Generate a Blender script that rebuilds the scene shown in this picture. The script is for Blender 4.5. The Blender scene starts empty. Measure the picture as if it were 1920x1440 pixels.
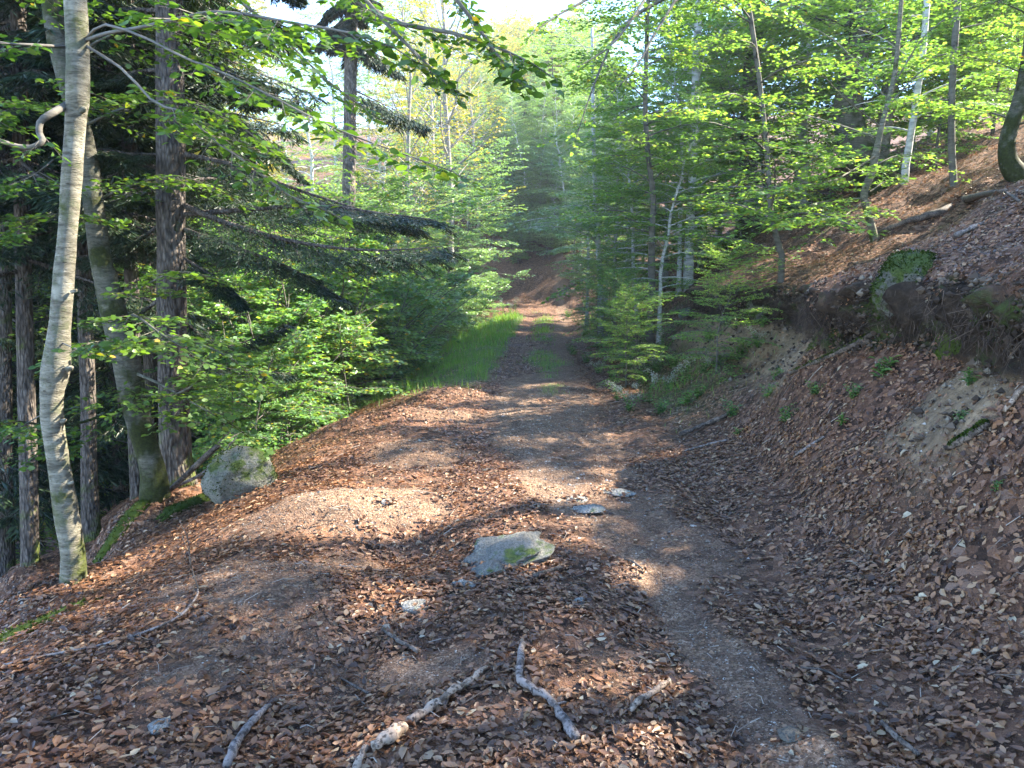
import bpy, math, numpy as np
from mathutils import Vector
SC = bpy.context.scene
COL = SC.collection
rad = math.radians
# ------------------------------------------------------------------ camera, sky, sun, exposure
F = 1400.0; PITCH = rad(7.3); CAMZ = 1.6
cam_d = bpy.data.cameras.new("camera"); cam = bpy.data.objects.new("camera", cam_d); COL.objects.link(cam)
cam_d.sensor_width = 36; cam_d.lens = F / 1920 * 36; cam_d.clip_end = 2000; cam_d.clip_start = 0.05
cam.location = (0, 0, CAMZ); cam.rotation_euler = (rad(90) - PITCH, 0, 0)
SC.camera = cam
SUN_AZ, SUN_EL = rad(70), rad(40)          # azimuth clockwise from +Y
SDIR = np.array([math.sin(SUN_AZ) * math.cos(SUN_EL), math.cos(SUN_AZ) * math.cos(SUN_EL), math.sin(SUN_EL)])
W = bpy.data.worlds.new("World"); SC.world = W; W.use_nodes = True
nt = W.node_tree; nt.nodes.clear()
sky = nt.nodes.new("ShaderNodeTexSky"); sky.sky_type = 'NISHITA'; sky.sun_disc = False
sky.sun_elevation = SUN_EL; sky.sun_rotation = SUN_AZ; sky.altitude = 800; sky.air_density = .8; sky.dust_density = .2; sky.ozone_density = 3.5
bg = nt.nodes.new("ShaderNodeBackground"); bg.inputs[1].default_value = 0.14
wo = nt.nodes.new("ShaderNodeOutputWorld")
nt.links.new(sky.outputs[0], bg.inputs[0]); nt.links.new(bg.outputs[0], wo.inputs[0])
sl = bpy.data.lights.new("sun", 'SUN'); sl.energy = 4.0; sl.angle = rad(0.5); sl.color = (1.0, 0.9, 0.74)
so = bpy.data.objects.new("sun", sl); COL.objects.link(so)
so.rotation_euler = Vector(tuple(-SDIR)).to_track_quat('-Z', 'Y').to_euler()
SC.view_settings.view_transform = 'Standard'; SC.view_settings.look = 'None'
SC.view_settings.exposure = 3.22; SC.view_settings.gamma = 1.0; SC.view_settings.use_curve_mapping = False
cy = SC.cycles
cy.max_bounces = 7; cy.diffuse_bounces = 4; cy.glossy_bounces = 2; cy.transmission_bounces = 4; cy.transparent_max_bounces = 6
cy.use_denoising = True; cy.sample_clamp_indirect = 4; cy.sample_clamp_direct = 20
# ------------------------------------------------------------------ helpers
def rng_(s): return np.random.default_rng(s)
def hsh(ix, iy, iz, seed):
    h = (ix.astype(np.int64) * 374761393 + iy.astype(np.int64) * 668265263 + iz.astype(np.int64) * 2147483647 + seed * 1274126177) & 0xffffffff
    h = ((h ^ (h >> 13)) * 1274126177) & 0xffffffff
    return ((h ^ (h >> 16)) & 0xffffff) / 16777216.0
def vnoise(p, seed=0):
    p = np.asarray(p, float); i = np.floor(p).astype(np.int64); f = p - i; f = f * f * (3 - 2 * f); r = 0
    for dx in (0, 1):
        for dy in (0, 1):
            for dz in (0, 1):
                w = (f[:, 0] if dx else 1 - f[:, 0]) * (f[:, 1] if dy else 1 - f[:, 1]) * (f[:, 2] if dz else 1 - f[:, 2])
                r = r + w * hsh(i[:, 0] + dx, i[:, 1] + dy, i[:, 2] + dz, seed)
    return r * 2 - 1
def n2(x, y, sc, seed=0, oc=1):
    r = 0; a = 1
    for o in range(oc):
        p = np.stack([x * sc, y * sc, np.zeros_like(x)], 1); r = r + a * vnoise(p, seed + o); sc *= 2.1; a *= .5
    return r
def sm(x, a, b):
    t = np.clip((x - a) / (b - a), 0, 1); return t * t * (3 - 2 * t)
CP, SP = math.cos(PITCH), math.sin(PITCH)
def ray(px, py):
    u = (px - 960) / F; v = (720 - py) / F
    return np.array([u, CP + v * SP, -SP + v * CP])
def PX(px, py, D):                      # point seen at a pixel, D metres forward
    d = ray(px, py); return np.array([0, 0, CAMZ]) + d * (D / d[1])
def flat(px, py, z=0):
    d = ray(px, py); return (np.array([0, 0, CAMZ]) + d * ((z - CAMZ) / d[2]))[:2]

class Geo:
    def __init__(s): s.v = []; s.f3 = []; s.f4 = []; s.n = 0; s.m3 = []; s.m4 = []
    def add(s, v, f3=None, f4=None):
        v = np.asarray(v, float).reshape(-1, 3)
        if f3 is not None and len(f3): s.f3.append(np.asarray(f3) + s.n)
        if f4 is not None and len(f4): s.f4.append(np.asarray(f4) + s.n)
        s.v.append(v); s.n += len(v)
    def mesh(s, name, mat, smooth=True, off=(0, 0, 0)):
        me = bpy.data.meshes.new(name)
        v = (np.concatenate(s.v) if s.v else np.zeros((0, 3))) - np.array(off)
        f3 = np.concatenate(s.f3) if s.f3 else np.zeros((0, 3), int); f4 = np.concatenate(s.f4) if s.f4 else np.zeros((0, 4), int)
        nl = f3.size + f4.size; nf = len(f3) + len(f4)
        me.vertices.add(len(v)); me.vertices.foreach_set("co", v.astype(np.float32).ravel())
        me.loops.add(nl); me.loops.foreach_set("vertex_index", np.concatenate([f3.ravel(), f4.ravel()]).astype(np.int32))
        me.polygons.add(nf)
        st = np.concatenate([np.arange(len(f3)) * 3, len(f3) * 3 + np.arange(len(f4)) * 4]).astype(np.int32)
        me.polygons.foreach_set("loop_start", st)
        me.polygons.foreach_set("use_smooth", np.full(nf, smooth))
        me.update(calc_edges=True)
        if mat: me.materials.append(mat)
        return me
def obj(name, geo, mat, parent=None, smooth=True, off=(0, 0, 0), loc=None):
    me = geo if isinstance(geo, bpy.types.Mesh) else geo.mesh(name, mat, smooth, off)
    o = bpy.data.objects.new(name, me); COL.objects.link(o)
    if parent: o.parent = parent
    if loc is not None: o.location = loc
    return o
def tag(o, label=None, cat=None, group=None, kind=None):
    if label: o["label"] = label
    if cat: o["category"] = cat
    if group: o["group"] = group
    if kind: o["kind"] = kind
    return o
def empty(name, loc, label, cat, group=None):
    o = bpy.data.objects.new(name, None); COL.objects.link(o); o.location = loc; o.empty_display_size = .2
    return tag(o, label, cat, group)
def nrmz(a): return a / np.maximum(np.linalg.norm(a, axis=-1, keepdims=True), 1e-9)
def catmull(P, n):
    P = np.asarray(P, float); Q = np.concatenate([[2 * P[0] - P[1]], P, [2 * P[-1] - P[-2]]]); out = []
    m = len(P) - 1; ts = np.linspace(0, m, n); 
    for t in ts:
        i = min(int(t), m - 1); u = t - i; a, b, c, d = Q[i], Q[i + 1], Q[i + 2], Q[i + 3]
        out.append(.5 * ((2 * b) + (c - a) * u + (2 * a - 5 * b + 4 * c - d) * u * u + (3 * b - a - 3 * c + d) * u ** 3))
    return np.array(out)
def tube(g, pts, rads, sides=8, bump=0, seed=0, bsc=6, cap=True):
    pts = np.asarray(pts, float); n = len(pts); rads = np.broadcast_to(np.asarray(rads, float), (n,))
    T = nrmz(np.gradient(pts, axis=0)); ref = np.array([1, .1, 0]) if abs(T[0][2]) > .7 else np.array([0, 0, 1.])
    N = []; cur = nrmz(ref - T[0] * ref.dot(T[0]))
    for t in T: cur = nrmz(cur - t * cur.dot(t)); N.append(cur)
    N = np.array(N); B = np.cross(T, N); a = np.arange(sides) / sides * 2 * np.pi
    R = N[:, None] * np.cos(a)[None, :, None] + B[:, None] * np.sin(a)[None, :, None]
    V = pts[:, None] + R * rads[:, None, None]
    if bump:
        k = vnoise(V.reshape(-1, 3) * np.array([1, 1, .5]) * bsc, seed) + .5 * vnoise(V.reshape(-1, 3) * bsc * 2.3, seed + 1)
        V = V + R * (k.reshape(n, sides)[..., None] * bump * rads[:, None, None])
    V = V.reshape(-1, 3); i = np.arange(n - 1)[:, None] * sides; j = np.arange(sides)[None]; k = (j + 1) % sides
    f4 = np.stack([i + j, i + k, i + sides + k, i + sides + j], -1).reshape(-1, 4); f3 = []
    if cap:
        V = np.concatenate([V, pts[:1], pts[-1:]]); c0 = n * sides
        for q in range(sides):
            f3.append([c0, (q + 1) % sides, q]); f3.append([c0 + 1, (n - 1) * sides + q, (n - 1) * sides + (q + 1) % sides])
    g.add(V, f3, f4)
def sticks(g, A, B, ra, rb, cull=False):             # many three-sided twigs at once
    A = np.asarray(A); B = np.asarray(B)
    if cull: k_ = keep_mask((A + B) / 2) & keep_mask(B); A = A[k_]; B = B[k_]
    n = len(A)
    if n == 0: return
    T = nrmz(B - A); ref = np.where(np.abs(T[:, 2:3]) > .8, np.array([[1., 0, 0]]), np.array([[0, 0, 1.]]))
    N = nrmz(np.cross(T, ref)); M = np.cross(T, N); vs = []
    ra = np.broadcast_to(ra, (n,))[:, None]; rb = np.broadcast_to(rb, (n,))[:, None]
    for P, r in ((A, ra), (B, rb)):
        for q in range(3):
            an = q * 2.0944; vs.append(P + r * (N * math.cos(an) + M * math.sin(an)))
    V = np.stack(vs, 1).reshape(-1, 3); b = np.arange(n)[:, None] * 6
    f4 = np.concatenate([b + np.array([[0, 1, 4, 3]]), b + np.array([[1, 2, 5, 4]]), b + np.array([[2, 0, 3, 5]])])
    g.add(V, None, f4)
LT8 = np.array([[0, 0, 0], [.3, .27, .03], [.3, 0, -.02], [.3, -.27, .03], [.68, .24, .03], [.7, 0, -.02], [.68, -.24, .03], [1.02, 0, 0]])
LT8[:, 2] *= 1.6
F3_8 = np.array([[0, 2, 1], [0, 3, 2], [7, 4, 5], [7, 5, 6]]); F4_8 = np.array([[1, 2, 5, 4], [2, 3, 6, 5]])
LT6 = np.array([[0, 0, 0], [.3, .27, .04], [.3, -.27, .04], [.72, .22, .03], [.72, -.22, .03], [1, 0, -.03]])
F3_6 = np.array([[0, 2, 1], [5, 3, 4]]); F4_6 = np.array([[1, 2, 4, 3]])
LT4 = np.array([[0, 0, 0], [.5, .3, .04], [.5, -.3, .04], [1, 0, -.04]]); F4_4 = np.array([[0, 2, 3, 1]])
LTN = np.array([[0, 0, 0], [.45, .075, .0], [.45, -.075, .0], [1, 0, -.04]])
def leaves(g, P, D, N, S, kind=4, curl=None, curl2=None, asp=1.0, crumple=0):
    n = len(P)
    if n == 0: return
    T, f3, f4 = {8: (LT8, F3_8, F4_8), 6: (LT6, F3_6, F4_6), 4: (LT4, None, F4_4), 1: (LTN, None, F4_4)}[kind]
    D = nrmz(D); Sd = nrmz(np.cross(N, D)); N = np.cross(D, Sd); S = np.broadcast_to(S, (n,))
    t = np.repeat(T[None], n, 0).copy(); t[:, :, 1] *= asp if np.isscalar(asp) else np.asarray(asp)[:, None]
    if curl is not None: t[:, :, 2] += curl[:, None] * (t[:, :, 1] ** 2) * 4
    if curl2 is not None: t[:, :, 2] += curl2[:, None] * (t[:, :, 0] - .5) ** 2 * 1.6
    if crumple: q_ = rng_(n); t[:, :, 2] += q_.normal(0, crumple, t.shape[:2]); t[:, :, :2] += q_.normal(0, crumple * .5, t[:, :, :2].shape)
    V = P[:, None] + S[:, None, None] * (t[..., 0:1] * D[:, None] + t[..., 1:2] * Sd[:, None] + t[..., 2:3] * N[:, None])
    b = (np.arange(n) * len(T))[:, None, None]
    g.add(V.reshape(-1, 3), None if f3 is None else (b + f3[None]).reshape(-1, 3), (b + f4[None]).reshape(-1, 4))
# sun flecks: where the canopy is open toward the sun (target point, radius)
SHAFTS = []
def keep_mask(P, extra=1.0):
    m = np.ones(len(P), bool)
    for T, r in SHAFTS:
        q = P - T; t = q @ SDIR; d = np.linalg.norm(q - t[:, None] * SDIR, axis=1)
        m &= ~((d < r * extra) & (t > .3))
    return m

# ------------------------------------------------------------------ materials
def mat(name): 
    m = bpy.data.materials.new(name); m.use_nodes = True; n = m.node_tree; n.nodes.clear(); return m, n
def nd(n, t, **k):
    x = n.nodes.new(t)
    for a, b in k.items(): setattr(x, a, b)
    return x
def ramp(n, src, stops, interp='LINEAR'):
    r = nd(n, "ShaderNodeValToRGB"); e = r.color_ramp.elements; r.color_ramp.interpolation = interp
    while len(e) < len(stops): e.new(.5)
    for q, (p, c) in enumerate(stops): e[q].position = p; e[q].color = (*c, 1) if len(c) == 3 else c
    n.links.new(src, r.inputs[0]); return r.outputs[0]
def noise(n, vec, sc, det=4, rough=.55, out=0):
    x = nd(n, "ShaderNodeTexNoise"); x.inputs["Scale"].default_value = sc; x.inputs["Detail"].default_value = det; x.inputs["Roughness"].default_value = rough
    if vec is not None: n.links.new(vec, x.inputs["Vector"])
    return x.outputs[out]
def mapping(n, vec, sc):
    x = nd(n, "ShaderNodeMapping"); x.inputs["Scale"].default_value = sc; n.links.new(vec, x.inputs["Vector"]); return x.outputs[0]
def mixc(n, f, a, b, mode='MIX'):
    x = nd(n, "ShaderNodeMix", data_type='RGBA', blend_type=mode)
    for s, v in ((x.inputs[0], f), (x.inputs[6], a), (x.inputs[7], b)):
        if hasattr(v, "is_linked") or isinstance(v, bpy.types.NodeSocket): n.links.new(v, s)
        else: s.default_value = v if not isinstance(v, tuple) else (*v, 1)
    return x.outputs[2]
def mth(n, op, a, b=0.0, clamp=False):
    x = nd(n, "ShaderNodeMath", operation=op, use_clamp=clamp)
    for s, v in ((x.inputs[0], a), (x.inputs[1], b)):
        if isinstance(v, bpy.types.NodeSocket): n.links.new(v, s)
        else: s.default_value = v
    return x.outputs[0]
def bump(n, h, st, dist=.02):
    x = nd(n, "ShaderNodeBump"); x.inputs["Strength"].default_value = st; x.inputs["Distance"].default_value = dist; n.links.new(h, x.inputs["Height"]); return x.outputs[0]
def pbsdf(n, col, rough=.8, nrm=None, spec=.3):
    b = nd(n, "ShaderNodeBsdfPrincipled")
    if isinstance(col, bpy.types.NodeSocket): n.links.new(col, b.inputs["Base Color"])
    else: b.inputs["Base Color"].default_value = (*col, 1)
    if isinstance(rough, bpy.types.NodeSocket): n.links.new(rough, b.inputs["Roughness"])
    else: b.inputs["Roughness"].default_value = rough
    b.inputs["Specular IOR Level"].default_value = spec
    if nrm is not None: n.links.new(nrm, b.inputs["Normal"])
    return b.outputs[0]
def out(n, sh):
    o = nd(n, "ShaderNodeOutputMaterial"); n.links.new(sh, o.inputs[0])
def leaf_mat(name, stops, trans=.4, rough=.42, tcol=1.6, spec=.45, ttint=(1.0, 1.0, .35), back=None):
    m, n = mat(name); g = nd(n, "ShaderNodeNewGeometry")
    oi = nd(n, "ShaderNodeObjectInfo")
    c = ramp(n, g.outputs["Random Per Island"], stops)
    pn = noise(n, g.outputs["Position"], .9, 3)
    c = mixc(n, 1.0, c, ramp(n, pn, [(.3, (.72, .78, .8)), (.7, (1.2, 1.15, .95))]), 'MULTIPLY')
    c = mixc(n, .5, c, mixc(n, 1.0, c, ramp(n, oi.outputs["Random"], [(0, (.75, .85, .8)), (1, (1.25, 1.1, .9))]), 'MULTIPLY'))
    if back: c = mixc(n, g.outputs['Backfacing'], c, mixc(n, .55, c, back))
    p = pbsdf(n, c, rough, None, spec)
    t = nd(n, "ShaderNodeBsdfTranslucent")
    tc = mixc(n, 1.0, c, (tcol * ttint[0], tcol * ttint[1], tcol * ttint[2]), 'MULTIPLY')
    n.links.new(tc, t.inputs[0]); mx = nd(n, "ShaderNodeMixShader"); mx.inputs[0].default_value = trans
    n.links.new(p, mx.inputs[1]); n.links.new(t.outputs[0], mx.inputs[2]); out(n, mx.outputs[0]); return m
def bark_mat(name, kind, moss=0.3, tint=(1, 1, 1)):
    m, n = mat(name); tc = nd(n, "ShaderNodeTexCoord"); g = nd(n, "ShaderNodeNewGeometry"); v = tc.outputs["Object"]
    if kind == 'beech':
        band = noise(n, mapping(n, v, (4, 4, 22)), 1.6, 5, .65); lich = noise(n, v, 9, 5, .65); fine = noise(n, mapping(n, v, (10, 10, 60)), 3, 3)
        c = ramp(n, band, [(.3, (.10, .095, .08)), (.46, (.22, .215, .19)), (.62, (.36, .355, .32)), (.75, (.46, .45, .41))])
        c = mixc(n, ramp(n, lich, [(.52, (0, 0, 0)), (.6, (.75, .75, .75))]), c, (.17, .19, .13))
        c = mixc(n, ramp(n, noise(n, v, 4, 3), [(.6, (0, 0, 0)), (.68, (.8, .8, .8))]), c, (.50, .50, .46))
        c = mixc(n, ramp(n, fine, [(.33, (.8, .8, .8)), (.42, (0, 0, 0))]), c, (.05, .045, .035))
        nr = bump(n, mth(n, 'ADD', fine, band), .5, .02)
    elif kind == 'pale':
        band = noise(n, mapping(n, v, (3, 3, 9)), 1.5, 5, .65)
        c = ramp(n, band, [(.3, (.14, .14, .13)), (.42, (.34, .34, .33)), (.6, (.52, .52, .5))]); nr = bump(n, band, .4, .02)
    else:
        vo = nd(n, "ShaderNodeTexVoronoi"); vo.feature = 'F1'; n.links.new(mapping(n, v, (26, 26, 9)), vo.inputs["Vector"]); vo.inputs["Scale"].default_value = 1.4
        nz = noise(n, mapping(n, v, (8, 8, 3)), 2, 5)
        c = ramp(n, nz, [(.3, (.06, .05, .042)), (.55, (.125, .105, .09)), (.75, (.21, .185, .165))])
        c = mixc(n, 1.0, c, ramp(n, vo.outputs["Distance"], [(.1, (1.15, 1.15, 1.15)), (.75, (.42, .42, .42))]), 'MULTIPLY')
        nr = bump(n, mth(n, 'SUBTRACT', nz, vo.outputs["Distance"]), .9, .03)
    if moss:
        sx = nd(n, "ShaderNodeSeparateXYZ"); n.links.new(v, sx.inputs[0])
        hgt = mth(n, 'SUBTRACT', 1.0, mth(n, 'DIVIDE', sx.outputs[2], 1.3), True)
        mk = mth(n, 'ADD', noise(n, v, 3.2, 5, .6), mth(n, 'MULTIPLY', hgt, .22))
        c = mixc(n, ramp(n, mk, [(.68 - moss * .2, (0, 0, 0)), (.78 - moss * .2, (.95, .95, .95))]), c, ramp(n, noise(n, v, 40, 3), [(.3, (.035, .05, .012)), (.7, (.11, .14, .03))]))
    c = mixc(n, 1.0, c, tint, 'MULTIPLY')
    out(n, pbsdf(n, c, .85, nr, .2)); return m

GREEN = [(0, (.030, .065, .014)), (.35, (.050, .105, .022)), (.7, (.080, .150, .030)), (.93, (.12, .19, .035)), (.97, (.22, .22, .03)), (1, (.26, .13, .03))]
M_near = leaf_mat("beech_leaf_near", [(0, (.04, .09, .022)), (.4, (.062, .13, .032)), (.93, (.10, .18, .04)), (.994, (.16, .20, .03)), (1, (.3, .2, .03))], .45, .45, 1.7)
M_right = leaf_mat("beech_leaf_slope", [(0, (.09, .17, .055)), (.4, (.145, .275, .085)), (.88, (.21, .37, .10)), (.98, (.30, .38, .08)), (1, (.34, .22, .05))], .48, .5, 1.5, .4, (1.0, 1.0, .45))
M_skytint = leaf_mat("beech_leaf_sky_tint", [(0, (.12, .21, .12)), (.5, (.18, .31, .17)), (1, (.25, .39, .2))], .4, .42, 1.45, .6)  # pale blue-green: skylight sheen on the leaves is put into their colour
M_gold = leaf_mat("beech_leaf_gold", [(0, (.12, .15, .03)), (.4, (.2, .22, .045)), (.75, (.32, .29, .06)), (1, (.42, .27, .07))], .45, .5, 1.5)
M_thick = leaf_mat("thicket_leaf", [(0, (.07, .16, .07)), (.45, (.125, .25, .105)), (.85, (.18, .32, .12)), (.96, (.2, .24, .04)), (1, (.4, .3, .05))], .44, .45, 1.6, .5)
M_fir = leaf_mat("fir_needles", [(0, (.012, .028, .014)), (.6, (.022, .045, .022)), (1, (.04, .07, .03))], .12, .5, 1.3)
M_larch = leaf_mat("larch_needles", [(0, (.10, .11, .07)), (.6, (.16, .16, .10)), (1, (.22, .2, .12))], .3, .6, 1.3)
M_herb = leaf_mat("herb_leaf", [(0, (.05, .13, .035)), (.6, (.10, .21, .06)), (1, (.17, .28, .08))], .35, .4, 1.5)
M_grass = leaf_mat("grass_blade", [(0, (.12, .26, .05)), (.7, (.19, .38, .08)), (.9, (.2, .3, .07)), (.93, (.3, .26, .12)), (1, (.34, .27, .15))], .35, .5, 1.5)
M_moss = leaf_mat("moss_tuft", [(0, (.014, .026, .005)), (.6, (.03, .05, .009)), (1, (.055, .08, .016))], .15, .8, 1.3, .1)
M_litter = leaf_mat("dry_leaf", [(0, (.04, .02, .012)), (.25, (.105, .046, .024)), (.55, (.185, .086, .046)), (.8, (.26, .132, .075)), (.93, (.29, .175, .11)), (.985, (.31, .22, .155)), (1, (.40, .33, .26))], .14, .45, 1.3, .5, (1.1, .75, .5), (.20, .14, .11))
B_beech = bark_mat("beech_bark", 'beech', .3, (.62, .585, .50))
B_beech2 = bark_mat("mossy_beech_bark", 'beech', .85, (.33, .32, .27))
B_pale = bark_mat("pale_bark", 'pale', .15)
B_dark = bark_mat("fir_bark", 'fir', .2)
B_twig = bark_mat("twig_bark", 'pale', 0, (.27, .25, .22))

# ------------------------------------------------------------------ terrain
PATH = catmull([(-.3, -14), (-.2, -6), (-.05, 0), (.05, 4.5), (.4, 9), (.75, 14), (1.0, 21), (1.35, 30), (1.7, 36), (1.75, 40.5), (1.0, 44.5), (-1.0, 48), (-5, 51), (-12, 54), (-22, 57.5), (-38, 62), (-70, 66), (-150, 62)], 260)
SEG = np.diff(PATH, axis=0); SL = np.linalg.norm(SEG, axis=1); ARC = np.concatenate([[0], np.cumsum(SL)])
def sdist(x, y):
    S = np.empty(len(x)); A = np.empty(len(x)); Q = np.stack([x, y], 1)
    for c in range(0, len(x), 20000):
        q = Q[c:c + 20000, None] - PATH[None, :-1]
        t = np.clip((q * SEG[None]).sum(-1) / (SL ** 2)[None], 0, 1)
        d = q - t[..., None] * SEG[None]; dd = (d ** 2).sum(-1); k = dd.argmin(1); r = np.arange(len(k))
        dk = d[r, k]; sg = np.sign(SEG[k, 1] * dk[:, 0] - SEG[k, 0] * dk[:, 1])
        S[c:c + 20000] = np.sqrt(dd[r, k]) * sg; A[c:c + 20000] = ARC[k] + t[r, k] * SL[k] - 14.2
    return S, A
def prof(s, near):
    a = np.interp(s, [-160, -110, -60, -30, -12, -6, -4.2, -3.2, -2.4, -1.8, 1.5, 2.0, 2.85, 3.10, 3.34, 3.8, 12, 60, 110, 200],
                  [14, 2, -12, -10, -5, -2.1, -1.0, -.42, -.12, 0, 0, .16, 1.0, 1.24, 1.70, 2.0, 6.4, 20, 33, 37])
    b = np.interp(s, [-160, -110, -60, -30, -12, -6, -4.2, -3.2, -2.4, -1.8, 1.5, 2.0, 3.2, 4.2, 6, 12, 60, 110, 200],
                  [14, 2, -12, -10, -5, -2.1, -1.0, -.42, -.12, 0, 0, .15, 1.05, 1.75, 2.9, 6.1, 20, 33, 37])
    return a * near + b * (1 - near)
BARS = []   # humps across the left half of the road: centre pixel, half length, width, height
for px, py, L, w, h in ((650, 930, .75, .42, .14), (880, 905, .5, .3, .10), (560, 1090, .9, .5, .12), (700, 775, 1.3, .22, .15), (830, 738, .8, .22, .15), (720, 830, .9, .3, .05),
                        (760, 990, -.35, .30, -.12), (1100, 760, .8, .35, .05), (900, 800, .9, .3, .05)):
    c = flat(px, py); BARS.append((c, abs(L), w, h))
PADS = [(PX(px, py, D), r_) for px, py, D, r_ in ((137, 1086, 5.15, .7), (290, 936, 7.0, .6), (333, 905, 7.6, .6), (171, 1002, 9.0, .6), (60, 1055, 8.5, .6), (262, 935, 10, .6))]   # ground level at the feet of the left trunks
def gz(x, y, fine=True):
    x = np.atleast_1d(np.asarray(x, float)); y = np.atleast_1d(np.asarray(y, float)); s, a = sdist(x, y)
    sw = s + .30 * n2(x * 0 + 3, y, .7, 5, 3) * sm(s, 2.2, 2.8)
    near = sm(y, 1, 3) * (1 - sm(y, 15, 19)) * sm(n2(x * 0, y, .35, 9) + 1.5 * sm(y, 3, 4) * (1 - sm(y, 11, 16)), -.3, .6)
    z = prof(sw, near)
    z = z + np.interp(a, [-20, 30, 40, 46, 54, 62, 75, 100, 200], [-.2, 0, .12, .5, 1.35, 2.2, 3.2, 4, 4])
    off = sm(np.abs(s), 1.6, 6)
    z = z + n2(x, y, .18, 1, 2) * .45 * off + n2(x, y, 1.3, 2, 3) * (.035 + .10 * off * (1 - .5 * off))
    z = z - .05 * np.exp(-((s - .85) / .25) ** 2) - .04 * np.exp(-((s + .75) / .3) ** 2) + .02 * np.exp(-(s / .35) ** 2)
    for c, L, w, h in BARS:
        dx = (x - c[0]) / L; dy = (y - c[1] - .15 * (x - c[0])) / w; z = z + h * np.exp(-dx ** 2 * 1.1 - dy ** 2)
    for p_, r_ in PADS:
        w = np.exp(-((x - p_[0]) ** 2 + (y - p_[1]) ** 2) / r_ ** 2); z = z * (1 - w) + p_[2] * w
    if fine: z = z + n2(x, y, 6, 20, 3) * .012
    return z
def ground(x, y): return float(gz([x], [y])[0])
def overhang(y, sw):
    return .40 * (.75 + .55 * n2(y * 0, y, 1.7, 77, 2)) * sm(y, 2, 3.5) * (1 - sm(y, 15, 18)) * sm(sw, 3.08, 3.33) * (1 - sm(sw, 3.34, 4.3))
def gzs(x, y):                           # height of the undercut bank surface above a point
    xx = x.copy()
    for _ in range(4):
        s, a = sdist(xx, y); sw = s + .30 * n2(xx * 0 + 3, y, .7, 5, 3) * sm(s, 2.2, 2.8); xx = x + overhang(y, sw)
    return gz(xx, y)
def hit(px, py, near=1.0, far=150):
    d = ray(px, py); o = np.array([0, 0, CAMZ]); ts = near * (far / near) ** np.linspace(0, 1, 700); P = o + ts[:, None] * d
    zz = gzs(P[:, 0], P[:, 1]); b = np.where(P[:, 2] < zz)[0]
    if not len(b): return None
    i = max(b[0], 1); lo, hi = ts[i - 1], ts[i]
    tt = np.linspace(lo, hi, 12); P = o + tt[:, None] * d; zz = gzs(P[:, 0], P[:, 1]); b = np.where(P[:, 2] < zz)[0]
    k = b[0] if len(b) else -1; return P[k]
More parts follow.
